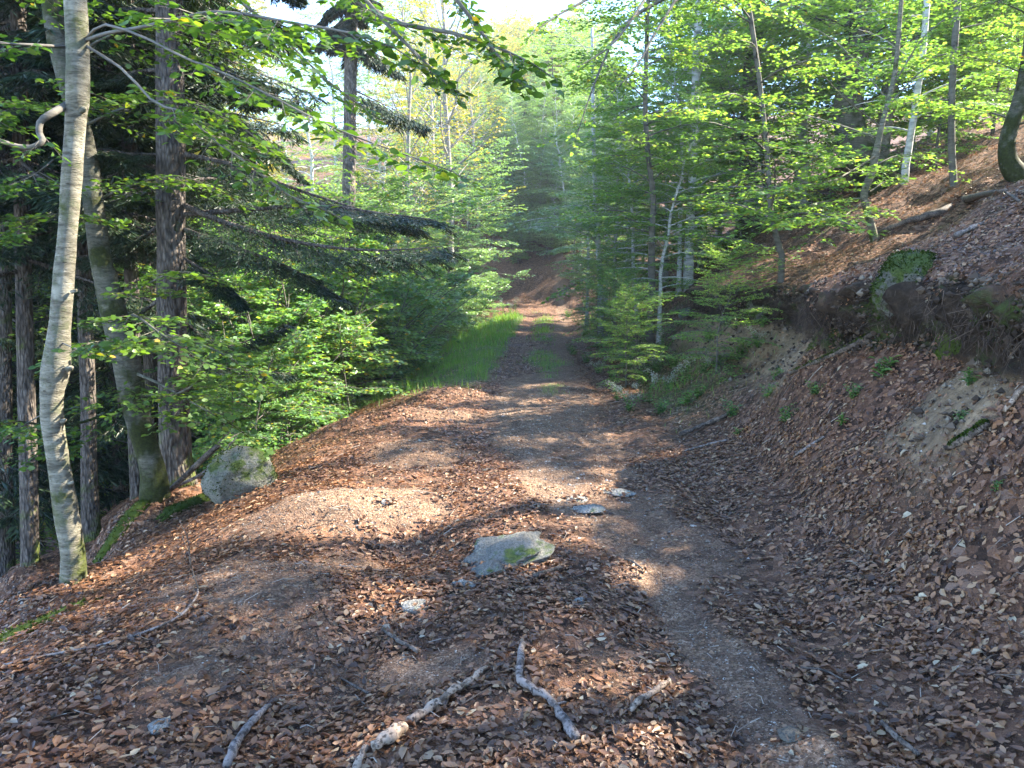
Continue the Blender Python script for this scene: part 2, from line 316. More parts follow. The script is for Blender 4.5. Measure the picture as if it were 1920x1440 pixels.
# masks ------------------------------------------------
def strip(x, y, pix, w):
    P = np.array([flat(*p) for p in pix]); Q = np.stack([x, y], 1); best = np.full(len(x), 1e9)
    for a, b, wa, wb in zip(P[:-1], P[1:], w[:-1], w[1:]):
        e = b - a; q = Q - a; t = np.clip((q @ e) / (e @ e), 0, 1); d = np.linalg.norm(q - t[:, None] * e, axis=1) / (wa + (wb - wa) * t)
        best = np.minimum(best, d)
    return best
def masks(x, y):
    s, a = sdist(x, y); nz = n2(x, y, 2.2, 31, 3); nf = n2(x, y, 7.0, 37, 2); nc = n2(x, y, .9, 41, 2)
    d = strip(x, y, [(1760, 1560), (1560, 1400), (1450, 1260), (1370, 1190), (1270, 1085), (1190, 1010), (1120, 950)], [.13, .13, .13, .13, .14, .15, .16])
    bare = .93 * (1 - sm(d + nz * .5 + nf * .3, .6, 1.7))
    d = strip(x, y, [(1120, 950), (1060, 920), (1010, 860), (975, 790), (975, 740), (1000, 700)], [.2, .22, .25, .33, .4, .35])
    bare = np.maximum(bare, .92 * (1 - sm(d + nz * .4, .7, 1.5)))
    d = strip(x, y, [(1250, 1010), (1130, 880), (1080, 800), (1050, 740), (1050, 690), (1045, 640), (1060, 600), (1040, 575)], [.35, .5, .5, .5, .4, .3, .3, .3])
    bare = np.maximum(bare, .62 * (1 - sm(d + nz * .5, .6, 1.5)))
    for px, py, rx, ry, k in ((690, 930, .50, .42, .95), (560, 960, .45, .3, .6), (480, 1060, .6, .45, .62), (620, 1040, .35, .35, .6), (830, 1200, .25, .2, .85), (600, 1200, .3, .25, .5), (400, 1160, .5, .25, .45),
                          (790, 835, .5, .5, .7), (820, 770, .8, .35, .5), (330, 1230, .3, .2, .5), (860, 700, .8, .5, .6), (1180, 1180, .25, .3, .35)):
        c = flat(px, py); q = ((x - c[0]) / rx) ** 2 + ((y - c[1]) / ry) ** 2; bare = np.maximum(bare, k * (1 - sm(q + nz * .8 + nf * .4, .5, 1.5)))
    road = 1 - sm(np.abs(s), 1.5, 1.9)
    # grassy verge on the left beyond ten metres, and between the wheel tracks
    gr = sm(y, 11, 14.5) * (1 - sm(y, 36, 42)) * (1 - sm(s + nz * .15, -1.35, -1.05)) * sm(s + nz * .3, -4.2, -3.2)
    gr2 = sm(y, 10.5, 13) * (1 - sm(y, 40, 44)) * (1 - sm(np.abs(s + .15) + nz * .25, .12, .42)) * sm(nc + .25, -.1, .4) * .9
    gr3 = sm(y, 8, 11) * (1 - sm(y, 32, 38)) * sm(s, 1.35, 1.7) * (1 - sm(s + nz * .5, 2.0, 3.2)) * .45
    grass = np.maximum(np.maximum(gr, gr2), gr3)
    # sand on the scarp, and dark soil with the overhang's shade painted in
    near = sm(y, 1.5, 3) * (1 - sm(y, 15, 19)); sw = s + .30 * n2(x * 0 + 3, y, .7, 5, 3) * sm(s, 2.2, 2.8)
    earth_shade = near * sm(sw, 2.98, 3.08) * (1 - sm(sw + nf * .08, 3.33, 3.44))
    sand = near * sm(sw + nz * .22, 2.3, 2.7) * (1 - sm(sw, 3.08, 3.2)) * sm(n2(x * 0, y, .5, 52, 2) + .75 * np.exp(-((y - 5.2) / 1.1) ** 2) + .4 * np.exp(-((y - 8.3) / .9) ** 2), -.02, .3)
    return dict(bare=bare, road=road, grass=grass, earth_shade=earth_shade, sand=sand, s=s, sw=sw)
def axis(parts):
    o = []
    for a, b, n in parts: o.append(np.linspace(a, b, n, endpoint=False))
    return np.unique(np.round(np.concatenate(o), 5))
gx = np.concatenate([-5.6 - np.geomspace(.06, 190, 90)[::-1], np.arange(-5.6, 2.4, .05), np.arange(2.4, 4.4, .035), np.arange(4.4, 7, .06), 7 + np.geomspace(.07, 230, 90)])
gy = np.concatenate([np.linspace(-14, 1.2, 40), np.arange(1.25, 9, .045), np.arange(9, 18, .075), np.arange(18, 40, .2), np.arange(40, 62, .35), 62 + np.geomspace(.4, 210, 60)])
GX, GY = np.meshgrid(gx, gy); x = GX.ravel(); y = GY.ravel(); z = gz(x, y); MK = masks(x, y)
sh = overhang(y, MK['sw'])
gg = Geo(); nx, ny = len(gx), len(gy); i = (np.arange(ny - 1)[:, None] * nx + np.arange(nx - 1)[None]).ravel()
lumps = MK['earth_shade'] * (.13 * n2(x + z, y, 4, 61, 3) + .05 * n2(x + z * 2, y, 16, 66, 2))
gg.add(np.stack([x - sh + lumps, y, z - .1 * (sh > .02) * MK['earth_shade'] * 0], 1), None, np.stack([i, i + 1, i + nx + 1, i + nx], 1))
m, n = mat("forest_floor"); g = nd(n, "ShaderNodeNewGeometry"); P_ = g.outputs["Position"]
at = nd(n, "ShaderNodeAttribute", attribute_name="mask"); sp = nd(n, "ShaderNodeSeparateColor"); n.links.new(at.outputs["Color"], sp.inputs[0])
at2 = nd(n, "ShaderNodeAttribute", attribute_name="mask2"); sp2 = nd(n, "ShaderNodeSeparateColor"); n.links.new(at2.outputs["Color"], sp2.inputs[0])
vo = nd(n, "ShaderNodeTexVoronoi"); vo.inputs["Scale"].default_value = 17; vo.inputs["Randomness"].default_value = 1; n.links.new(P_, vo.inputs["Vector"])
sc_ = nd(n, "ShaderNodeSeparateColor"); n.links.new(vo.outputs["Color"], sc_.inputs[0])
lit = ramp(n, sc_.outputs[0], [(0, (.03, .017, .011)), (.3, (.075, .04, .025)), (.6, (.13, .065, .038)), (.9, (.18, .095, .058)), (1, (.22, .14, .10))])
gv = nd(n, "ShaderNodeTexVoronoi"); gv.inputs["Scale"].default_value = 110; n.links.new(P_, gv.inputs["Vector"])
gs = nd(n, "ShaderNodeSeparateColor"); n.links.new(gv.outputs["Color"], gs.inputs[0])
soil = ramp(n, gs.outputs[0], [(0, (.075, .048, .033)), (.4, (.175, .118, .082)), (.8, (.26, .182, .13)), (1, (.38, .30, .235))])
soil = mixc(n, 1.0, soil, ramp(n, noise(n, P_, 3.5, 5), [(.3, (.6, .56, .54)), (.7, (1.35, 1.25, 1.12))]), 'MULTIPLY')
soil = mixc(n, ramp(n, noise(n, P_, 16, 6, .75), [(.45, (0, 0, 0)), (.62, (.7, .7, .7))]), soil, (.075, .045, .03))
c = mixc(n, sp.outputs[0], lit, soil)
c = mixc(n, sp.outputs[1], c, ramp(n, noise(n, P_, 22, 4), [(.3, (.05, .10, .03)), (.7, (.12, .19, .05))]))
c = mixc(n, sp.outputs[2], c, mixc(n, 1.0, ramp(n, noise(n, P_, 14, 6, .75), [(.3, (.11, .08, .05)), (.5, (.22, .165, .11)), (.7, (.32, .25, .17))]), ramp(n, noise(n, P_, 2.2, 5, .7), [(.3, (.7, .66, .62)), (.6, (1.3, 1.22, 1.1))]), 'MULTIPLY'))
c = mixc(n, sp2.outputs[0], c, ramp(n, noise(n, P_, 12, 5, .7), [(.3, (.014, .010, .007)), (.55, (.04, .028, .019)), (.75, (.085, .06, .04))]))  # dark root soil, blackened further to paint the shade under the lip
c = mixc(n, mth(n, 'MULTIPLY', sp2.outputs[0], ramp(n, noise(n, P_, 2.6, 5, .65), [(.5, (0, 0, 0)), (.62, (.8, .8, .8))])), c, (.05, .075, .018))
c = mixc(n, ramp(n, noise(n, P_, 1.3, 6, .7), [(.66, (0, 0, 0)), (.76, (.6, .6, .6))]), c, (.05, .07, .018))
hb = mth(n, 'ADD', mth(n, 'MULTIPLY', vo.outputs["Distance"], .6), mth(n, 'ADD', noise(n, P_, 45, 5, .7), mth(n, 'MULTIPLY', gv.outputs["Distance"], .35)))
out(n, pbsdf(n, c, .9, bump(n, hb, .8, .025), .2)); M_ground = m
me = gg.mesh("ground", M_ground)
for nm, chn in (("mask", (np.clip(MK['bare'] + .15 * MK['road'], 0, 1), MK['grass'] * .8, MK['sand'])), ("mask2", (MK['earth_shade'], MK['road'], MK['road'] * 0))):
    ca = me.color_attributes.new(nm, 'FLOAT_COLOR', 'POINT'); arr = np.ones((len(x), 4), np.float32)
    for q in range(3): arr[:, q] = chn[q]
    ca.data.foreach_set("color", arr.ravel())
tag(obj("ground", me, None), "leaf strewn forest floor with a rutted dirt track and steep bank", None, None, "structure")

# ------------------------------------------------------------------ fallen leaves, grit, grass
def scatter(r0, r1, dens, seed, ang=50):
    r = rng_(seed); area = rad(2 * ang) / 2 * (r1 * r1 - r0 * r0); N = int(area * dens)
    rr = np.sqrt(r.uniform(r0 * r0, r1 * r1, N)); th = r.uniform(-rad(ang), rad(ang), N); return rr * np.sin(th), rr * np.cos(th), r
def gnormal(x, y):
    e = .04; z0 = gz(x, y, False); a = gz(x + e, y, False) - z0; b = gz(x, y + e, False) - z0
    return nrmz(np.stack([-a / e, -b / e, np.ones_like(a)], 1)), z0
gl = Geo()
for r0, r1, dens, scl, kd, seed in ((1.2, 4.5, 3500, .92, 8, 1), (4.5, 8, 2500, .92, 8, 2), (8, 14, 1250, .95, 6, 3), (14, 26, 420, 1.15, 4, 4), (26, 62, 50, 1.7, 4, 5)):
    x, y, r = scatter(r0, r1, dens, seed, 46 if r0 < 20 else 42); mk = masks(x, y)
    cover = (1 - mk['bare'] * 1.0) * (1 - mk['sand'] * .92) * (1 - mk['earth_shade'] * .8) * (1 - .75 * mk['grass']) * (1 - .25 * mk['road'])
    cover *= .35 + .75 * sm(n2(x, y, 2.6, 88, 2), -.65, .1)
    cover = cover * .90 + .10; vis = np.ones(len(x), bool) if r0 > 20 else (mk['s'] > -6.5) & (mk['s'] < 9.5)
    k = (r.uniform(0, 1, len(x)) < cover) & vis; x, y = x[k], y[k]; mk_s = mk['sw'][k]
    N, z = gnormal(x, y); n_ = len(x); bank = sm(mk_s, 3.3, 3.6)
    P = np.stack([x - overhang(y, mk_s), y, z + r.uniform(.004, .028, n_)], 1)
    az = r.uniform(0, 2 * np.pi, n_); D = np.stack([np.cos(az), np.sin(az), r.normal(0, .16, n_)], 1)
    D = D - N * (D * N).sum(1)[:, None]; D = nrmz(D) + N * r.normal(0, .08, n_)[:, None]
    Nn = N + r.normal(0, .17, (n_, 3)); S = (r.beta(1.8, 2.6, n_) * .054 + .022) * scl; S *= r.choice([1, .55, .32], n_, p=[.5, .25, .25]) if r0 < 12 else 1; S = np.where(mk['bare'][k] > .5, S * .6, S)
    leaves(gl, P, D, Nn, S, kd, r.normal(0, .5, n_) + .1, r.normal(.02, .22, n_), r.uniform(.7, 1.15, n_), .035 if kd > 4 else 0)
tag(obj("fallen_leaves", gl, M_litter), "brown fallen beech leaves covering the track and banks", None, None, "stuff")
# grit
gp = Geo(); OCT = np.array([[1, 0, 0], [0, 1, 0], [-1, 0, 0], [0, -1, 0], [0, 0, 1], [0, 0, -1.]]); OF = np.array([[0, 1, 4], [1, 2, 4], [2, 3, 4], [3, 0, 4], [1, 0, 5], [2, 1, 5], [3, 2, 5], [0, 3, 5]])
for r0, r1, dens, a, b in ((1.2, 5, 1500, .002, .006), (5, 13, 420, .004, .012)):
    x, y, r = scatter(r0, r1, dens, 71 + int(r0), 46); mk = masks(x, y); k = r.uniform(0, 1, len(x)) < np.clip(mk['bare'] * .9 + mk['sand'] * .8 + .06, 0, 1) * (mk['s'] < 3.2) * (mk['s'] > -4); x, y = x[k], y[k]
    z = gz(x, y); S = r.uniform(a, b, len(x)) * r.choice([1, 1.9], len(x), p=[.93, .07]); V = OCT[None] * r.uniform(.6, 1.3, (len(x), 6, 1)) * np.stack([S, S * .8, S * .6], 1)[:, None] + np.stack([x, y, z + S * .15], 1)[:, None]
    gp.add(V.reshape(-1, 3), (np.arange(len(x))[:, None, None] * 6 + OF[None]).reshape(-1, 3))
m, n = mat("grit"); g = nd(n, "ShaderNodeNewGeometry"); out(n, pbsdf(n, ramp(n, g.outputs["Random Per Island"], [(0, (.09, .07, .055)), (.6, (.2, .165, .13)), (1, (.42, .38, .33))]), .85))
tag(obj("gravel", gp, m, smooth=False), "grit and tiny stones washed out along the wheel tracks", None, None, "stuff")
# grass
gr = Geo(); 
for r0, r1, dens, L0, L1, wd in ((8, 20, 420, .10, .24, .006), (20, 44, 150, .16, .34, .015)):
    x, y, r = scatter(r0, r1, dens, 91 + int(r0), 14 if r0 > 15 else 22); mk = masks(x, y); k = r.uniform(0, 1, len(x)) < mk['grass'] * (.35 + .65 * sm(n2(x, y, 2.3, 98, 2), -.5, .3)); x, y = x[k], y[k]; n_ = len(x)
    P = np.stack([x, y, gz(x, y) - .01], 1); h = r.uniform(L0, L1, n_) * (.7 + .9 * sm(n2(x, y, 1.6, 97, 2), -.3, .6)) * np.where(mk['s'][k] < -1, 1, .55); az = r.uniform(0, 6.28, n_); ln = r.uniform(.15, .7, n_)
    D = np.stack([np.cos(az) * ln, np.sin(az) * ln, np.ones(n_)], 1); leaves(gr, P, D, np.stack([np.cos(az + .5), np.sin(az + .5), 0 * az - .3], 1), h, 1, None, r.uniform(-.4, .1, n_), wd / .15 / h)
tag(obj("grass", gr, M_grass), "bright green grass on the verge and between the wheel tracks", None, None, "stuff")

# ------------------------------------------------------------------ trees
def spray(Wg, Lg, pts, L, r, sub=7, twig=6, lsp=.05, ls=.08, kind=4, tw_r=.003, tilt=.35, droop=.12, wide=.55, t0=.15, dens=1.0, cull=False):
    """leafy spray round a branch: side shoots and leaves in a loose horizontal layer"""
    pts = np.asarray(pts); m = len(pts) - 1
    for q in range(sub + 1):
        t = t0 + (1 - t0) * (q + r.uniform(-.3, .3)) / max(sub, 1); t = min(max(t, 0), 1); i = min(int(t * m), m - 1)
        p = pts[i] + (pts[i + 1] - pts[i]) * (t * m - i); T = nrmz(pts[i + 1] - pts[i]); sd = nrmz(np.cross(T, [0, 0, 1.]) + 1e-6); s = 1 if q % 2 else -1
        a = r.uniform(.6, 1.1) if q < sub else 0.0
        d = nrmz(T * math.cos(a) + s * sd * math.sin(a) + np.array([0, 0, r.uniform(-.12, .10) - droop])); l = L * wide * (1.05 - .7 * t) * r.uniform(.7, 1.15)
        k = max(int(twig * (l / (L * wide + 1e-6)) ** .5 + .5), 2)
        B = p + d * l; B[2] -= .06 * l; sticks(Wg, [p], [B], tw_r * 1.6, tw_r * .5, cull)
        tt = np.linspace(.12, 1, k) + r.uniform(-.04, .04, k); A = p + (B - p) * tt[:, None]; sg = np.where(np.arange(k) % 2, 1, -1)
        s2 = nrmz(np.cross(d, [0, 0, 1.])); aa = r.uniform(.5, 1.0, k)
        d2 = nrmz(d * np.cos(aa)[:, None] + (sg * np.sin(aa))[:, None] * s2 + np.stack([np.zeros(k), np.zeros(k), r.uniform(-.2, .12, k) - droop * .5], 1)); l2 = l * .5 * (1.15 - .75 * tt) * r.uniform(.7, 1.2, k)
        E = A + d2 * l2[:, None]; sticks(Wg, A, E, tw_r * .7, tw_r * .3, cull)
        nl = max(int(l * .5 / lsp * dens), 3)
        u = (np.arange(nl)[None] + r.uniform(0, 1, (k, nl))) / nl; Lp = A[:, None] + (E - A)[:, None] * u[..., None]
        al = np.where(np.arange(nl) % 2, 1, -1)[None, :, None]; s3 = nrmz(np.cross(d2, [0, 0, 1.]))[:, None] * al
        Ld = d2[:, None] * .6 + s3 * r.uniform(.5, 1, (k, nl, 1)) + r.normal(0, .15, (k, nl, 3)); Lp = Lp.reshape(-1, 3) + r.normal(0, .012, (k * nl, 3)); Ld = Ld.reshape(-1, 3)
        N = np.array([0, 0, 1.]) + r.normal(0, tilt, Lp.shape); S = ls * (r.beta(2, 1.6, len(Lp)) * .85 + .4)
        if cull: mk = keep_mask(Lp); Lp, Ld, N, S = Lp[mk], Ld[mk], N[mk], S[mk]
        leaves(Lg, Lp, Ld, N, S, kind, None, r.normal(0, .2, len(Lp)))
def bough(p, az, pitch, L, r, seg=7, curve=-.5, wob=.12):
    pts = [np.array(p, float)]; a = az
    for q in range(seg):
        pi = pitch + curve * q / seg; a += r.normal(0, wob); d = np.array([math.cos(a) * math.cos(pi), math.sin(a) * math.cos(pi), math.sin(pi)]); pts.append(pts[-1] + d * L / seg)
    return np.array(pts)
def along(pts, t):
    m = len(pts) - 1; i = min(int(t * m), m - 1); return pts[i] + (pts[i + 1] - pts[i]) * (t * m - i)
def beech(seed, tp, tr, nb, t0, R, ls, lsp, kind=4, sub=7, twig=6, sides=10, prof_=None, cull=False, dens=1.0, pitch=(.15, .8), azr=None, wide=.55, tb=.018, tilt=.35, bend=-.55, tw_r=.004):
    """trunk polyline tp with radii tr, nb boughs from fraction t0 up"""
    r = rng_(seed); Wg = Geo(); Lg = Geo(); tube(Wg, tp, tr, sides, .05, seed)
    for q in range(nb):
        t = t0 + (1 - t0) * ((q + r.uniform(0, .8)) / nb); p = along(tp, min(t, 1)); az = q * 2.399 + r.uniform(-.4, .4) if azr is None else r.uniform(*azr)
        f = (t - t0) / (1 - t0); L = R * (prof_(f) if prof_ else (1 - .65 * f ** 1.5) * min(1, .55 + 2 * f)) * r.uniform(.7, 1.15)
        pi = pitch[0] + (pitch[1] - pitch[0]) * f + r.uniform(-.15, .15); b = bough(p, az, pi, L, r, curve=bend)
        rt = np.interp(t, np.linspace(0, 1, len(tr)), tr); rb = min(rt * .5, tb * L ** .8 + .004)
        if not (cull and not keep_mask(b, 1.2).all()): tube(Wg, b, np.linspace(rb, .004, len(b)), 5, 0, cap=False)
        spray(Wg, Lg, b, L, r, sub, twig, lsp, ls, kind, wide=wide, cull=cull, dens=dens, tilt=tilt, tw_r=tw_r)
    return Wg, Lg
def fir(seed, tp, tr, nb, t0, R, ls=.16, sides=10, azr=None, sub=12, nee=9, droop=.35, Rtop=.12):
    r = rng_(seed); Wg = Geo(); Lg = Geo(); tube(Wg, tp, tr, sides, .06, seed)
    for q in range(nb):
        t = t0 + (1 - t0) * (q + r.uniform(0, 1)) / nb; p = along(tp, min(t, 1)); f = (t - t0) / (1 - t0); L = R * (1 - (1 - Rtop) * f) * r.uniform(.75, 1.1)
        az = q * 2.399 if azr is None else r.uniform(*azr); fir_bough(Wg, Lg, p, az, L, r, ls, sub, nee, droop * (1 - .6 * f))
    return Wg, Lg
def fir_bough(Wg, Lg, p, az, L, r, ls=.1, sub=14, nee=9, droop=.35, pts=None, wide=.42):
    b = bough(p, az, -.05 - droop * .5, L, r, 7, .1, .06) if pts is None else pts
    b[:, 2] -= 0 if pts is not None else droop * L * .25 * np.linspace(0, 1, len(b)) ** 1.2
    tube(Wg, b, np.linspace(.008 + .009 * L, .004, len(b)), 5, 0, cap=False)
    k = sub; tt = np.linspace(.12, 1, k); A = np.array([along(b, t) for t in tt]); T = nrmz(b[-1] - b[0]); sd = nrmz(np.cross(T, [0, 0, 1.]))
    for s in (-1, 1):
        l = L * wide * (1.08 - .8 * tt) * r.uniform(.65, 1.15, k); d = nrmz(T * .62 + s * sd * .75 + np.stack([r.normal(0, .08, k), r.normal(0, .08, k), -droop * r.uniform(.5, 1.6, k)], 1)); E = A + d * l[:, None]
        sticks(Wg, A, E, .004, .0015)
        for ss in (-1, 1):                     # second order shoots carry the needles
            m = nee; u = (np.arange(m)[None] + r.uniform(0, 1, (k, m))) / m; Q = A[:, None] + (E - A)[:, None] * u[..., None]; s3 = nrmz(np.cross(d, [0, 0, 1.]))[:, None]
            l3 = (l[:, None] * .32 * (1.15 - .8 * u) + ls * .3)[..., None]; d3 = nrmz(d[:, None] * .8 + ss * s3 * .6 + np.array([0, 0, -droop * .6]) + r.normal(0, .12, (k, m, 3))); E3 = Q + d3 * l3
            w = 6
            for j in range(w):
                v = (j + r.uniform(0, 1, (k, m, 1))) / w; P = (Q + (E3 - Q) * v).reshape(-1, 3); sgn = r.choice([-1, 1], (k, m, 1)); Dn = (d3 * .8 + sgn * .45 * nrmz(np.cross(d3, [0, 0, 1.])) + r.normal(0, .1, (k, m, 3))).reshape(-1, 3)
                leaves(Lg, P, Dn, np.array([0, 0, 1.]) + r.normal(0, .5, P.shape), ls * r.uniform(.6, 1.1, len(P)), 1)
def place(name, base, Wg, Lg, wm, lm, label, cat, group=None, cr="crown", tk="trunk"):
    e = empty(name, tuple(base), label, cat, group); obj(tk, Wg, wm, e, off=base)
    if Lg is not None and Lg.n: obj(cr, Lg, lm, e, off=base)
    return e
def straight(base, H, r0, seed, lean=(0, 0), sway=.25, n=12, top=.15):
    r = rng_(seed); t = np.linspace(0, 1, n); w = np.cumsum(r.normal(0, sway / n ** .5, (n, 2)), 0) * t[:, None]
    P = np.stack([base[0] + lean[0] * t * H + w[:, 0], base[1] + lean[1] * t * H + w[:, 1], base[2] - .15 + t * H], 1)
    return P, r0 * (1 - (1 - top) * t) + r0 * .35 * np.exp(-t * H / .35)
def copy_tree(src, loc, rz, sc, label, group=None, name=None):
    c = src.copy(); COL.objects.link(c); c.location = loc; c.rotation_euler = (0, 0, rz); c.scale = (sc, sc, sc); c["label"] = label
    if group: c["group"] = group
    for ch in src.children:
        d = ch.copy(); COL.objects.link(d); d.parent = c
    return c
def gpt(px, D, dz=0):
    X = (px - 960) / F * D; return np.array([X, D, ground(X, D) + dz])
def pts_px(L, n=16): return catmull([PX(*q) for q in L], n)


gt = Geo()
for r0, r1, dens, l_ in ((1.3, 5, 38, .12), (5, 14, 9, .2)):
    x, y, r = scatter(r0, r1, dens, 131 + int(r0), 46); n_ = len(x); mk = masks(x, y); k = (mk['s'] > -5) & (mk['s'] < 8) & (mk['earth_shade'] < .3); x, y = x[k], y[k]; n_ = len(x); a = r.uniform(0, 6.28, n_); l = l_ * r.uniform(.3, 1.2, n_); s_ = masks(x, y)['sw']; x2 = x + np.cos(a) * l * .5; y2 = y + np.sin(a) * l * .5; b = a + r.normal(0, .4, n_); x3 = x2 + np.cos(b) * l * .5; y3 = y2 + np.sin(b) * l * .5
    A = np.stack([x - overhang(y, s_), y, gz(x, y) + .022], 1); B = np.stack([x2 - overhang(y2, s_), y2, gz(x2, y2) + .032], 1); C_ = np.stack([x3 - overhang(y3, s_), y3, gz(x3, y3) + .022], 1); rr = r.uniform(.0012, .004, n_) * (1 if r0 < 4 else 1.3); sticks(gt, A, B, rr, rr * .8); sticks(gt, B, C_, rr * .8, rr * .4)
m, n = mat("twig_litter"); g = nd(n, "ShaderNodeNewGeometry"); out(n, pbsdf(n, ramp(n, g.outputs["Random Per Island"], [(0, (.05, .035, .025)), (.6, (.14, .10, .075)), (1, (.38, .32, .26))]), .8))
tag(obj("twigs", gt, m), "thin broken twigs strewn among the fallen leaves", None, None, "stuff")
B_open = bark_mat('weathered_bark', 'pale', .1, (.5, .47, .42))

# crumbling clods on the cut face and pebbles below it
gc = Geo(); x, y, r = scatter(2.2, 17, 900, 151, 46); mk = masks(x, y); k = r.uniform(0, 1, len(x)) < np.clip(mk['earth_shade'] * 1.0 + mk['sand'] * .10, 0, 1); x, y = x[k], y[k]; sw_ = mk['sw'][k]; n_ = len(x)
S = r.uniform(.006, .03, n_) * r.choice([1, 1.7], n_, p=[.9, .1]); V = OCT[None] * r.uniform(.5, 1.35, (n_, 6, 1)) * np.stack([S, S, S * .8], 1)[:, None] + np.stack([x - overhang(y, sw_) - .02, y, gz(x, y) + S * .2], 1)[:, None]
gc.add(V.reshape(-1, 3), (np.arange(n_)[:, None, None] * 6 + OF[None]).reshape(-1, 3))
m, n = mat("soil_clod"); g = nd(n, "ShaderNodeNewGeometry"); out(n, pbsdf(n, ramp(n, g.outputs["Random Per Island"], [(0, (.02, .014, .01)), (.6, (.06, .042, .03)), (.9, (.12, .09, .065)), (1, (.2, .17, .13))]), .95))
tag(obj("soil", gc, m, smooth=False), "crumbling dark clods along the undercut edge of the bank", None, None, "stuff")
# ------------------------------------------------------------------ gaps in the canopy that let sun flecks through
for px, py, r_ in [(a_, b_, c_ * 1.3) for a_, b_, c_ in ((640, 915, .42), (520, 890, .36), (440, 905, .3), (730, 935, .36), (800, 965, .16), (860, 905, .28), (960, 905, .22), (1060, 925, .15), (400, 985, .14), (330, 1030, .13), (250, 1060, .11), (180, 1095, .10), (480, 960, .25),
                   (1010, 1235, .16), (1120, 1280, .22), (1260, 1350, .2), (1150, 1400, .22), (1330, 1410, .15), (900, 1400, .18), (760, 1390, .18), (640, 1405, .18), (560, 1420, .12), (1010, 1350, .15),
                   (1820, 1400, .2), (1900, 1330, .15), (700, 1130, .09), (860, 738, .22), (800, 772, .26), (900, 775, .2), (700, 775, .2), (640, 790, .2), (1010, 770, .16), (900, 690, .3), (820, 640, .8), (1060, 720, .2), (1130, 880, .1), (1200, 1080, .1))]:
    h_ = hit(px, py); r_ = r_ * (.45 if py > 1200 else 1.35)
    if h_ is not None: SHAFTS.append((h_, r_))
for px, py, D, r_ in ((142, 60, 5, .14), (140, 200, 5, .13), (120, 420, 5, .16), (112, 600, 5, .2), (100, 760, 5, .2), (115, 900, 5, .16), (132, 1030, 5.1, .18), (230, 625, 5.2, .28), (300, 640, 5.4, .25), (620, 60, 3.6, .3),
                      (430, 30, 4, .25), (300, 80, 4.3, .2), (190, 500, 6.9, .18), (330, 250, 7.5, .25), (340, 890, 7.6, .2), (600, 250, 3.9, .25), (760, 300, 3.9, .25), (430, 720, 6, .2), (20, 830, 5.6, .25), (320, 480, 7.4, .12)):
    SHAFTS.append((PX(px, py, D), r_))
# ------------------------------------------------------------------ near left beech (the pale pole)
def trunk_px(L, D, n=22, dfun=None):
    P = catmull([PX(a, b, D if dfun is None else dfun(b)) for a, b, w in L], n); w = catmull([(w / 2 / F * (D if dfun is None else dfun(b)), 0, 0) for a, b, w in L], n)[:, 0]
    return P, w * np.cos(np.arctan(P[:, 0] / P[:, 1]))
DA = 5.15
A = [(137, 1112, 62), (138, 1070, 56), (136, 1030, 52), (124, 960, 50), (112, 880, 47), (99, 790, 45), (98, 735, 46), (103, 700, 56), (108, 660, 52), (114, 600, 44), (120, 520, 40), (128, 420, 39), (136, 320, 40), (143, 215, 42), (146, 185, 45), (146, 100, 42), (141, 0, 41), (140, -90, 39), (146, -260, 36), (150, -520, 30), (160, -900, 20)]
Pt, Rt = trunk_px(A, DA, 70); g = Geo(); tube(g, Pt, Rt, 26, .09, 3, 6)
eA = empty("beech_tree", tuple(Pt[0]), "pale grey beech pole with knots and a mossy collar, nearest tree on the left", "tree"); gW = Geo(); gL = Geo(); r = rng_(4)
for px, py, sx, k in ((133, 690, 1, .5), (122, 788, 1, .35), (136, 905, 1, .35), (96, 618, -1, .3), (142, 545, 1, .32), (158, 205, 1, .45), (88, 700, -1, .5), (145, 1045, 1, .6)):
    p = PX(px, py, DA - .03); tube(g, [p - np.array([sx * .03, 0, .01]), p, p + np.array([sx * .018 * k * 2, -.01, .008])], [.045 * k, .04 * k, .016 * k], 9, .25, int(px), 25)
trA = obj("trunk", g, B_beech, eA, off=Pt[0])
def bpx(L, r0, r1, n=14, sides=6): P = catmull([PX(*q) for q in L], n); tube(gW, P, np.linspace(r0, r1, n), sides, .05, 5, 20); return P
bl = []
bl.append((bpx([(160, 76, DA), (200, 62, 4.9), (260, 52, 4.7), (330, 36, 4.4), (390, 23, 4.2), (460, 27, 3.9), (560, 45, 3.6), (650, 60, 3.4), (740, 90, 3.3)], .013, .004, 18), 13, 1.0))
bl.append((bpx([(162, 72, DA), (195, 46, 4.9), (270, 70, 4.6), (345, 108, 4.4), (420, 137, 4.2), (500, 176, 4), (575, 215, 3.9), (650, 250, 3.8), (760, 290, 3.8), (850, 322, 3.7)], .009, .003, 18), 15, .75))
bl.append((bpx([(160, 85, DA), (230, 130, 4.9), (290, 192, 4.7), (345, 212, 4.6), (400, 262, 4.5), (470, 310, 4.4), (540, 365, 4.3), (615, 395, 4.2)], .01, .003, 16), 12, .8))
bl.append((bpx([(125, 88, DA), (60, 84, 4.9), (0, 80, 4.8), (-80, 60, 4.7)], .011, .005, 8), 5, .7))
bl.append((bpx([(125, 197, DA), (98, 212, 4.98), (76, 228, 4.95), (74, 250, 4.93), (80, 264, 4.9), (60, 276, 4.88), (30, 274, 4.86), (-10, 262, 4.8), (-90, 250, 4.7)], .024, .013, 20, 9), 3, .5))
bl.append((bpx([(146, -100, DA), (300, -190, 4.6), (480, -110, 4.2), (620, -30, 3.9), (740, 40, 3.6), (850, 62, 3.4), (940, 92, 3.3), (1000, 120, 3.2)], .022, .003, 18), 15, .62))
bl.append((bpx([(146, -60, DA), (260, -60, 5), (400, -30, 5), (520, 60, 4.9), (600, 140, 4.9), (680, 200, 4.8)], .014, .003, 12), 10, .9))
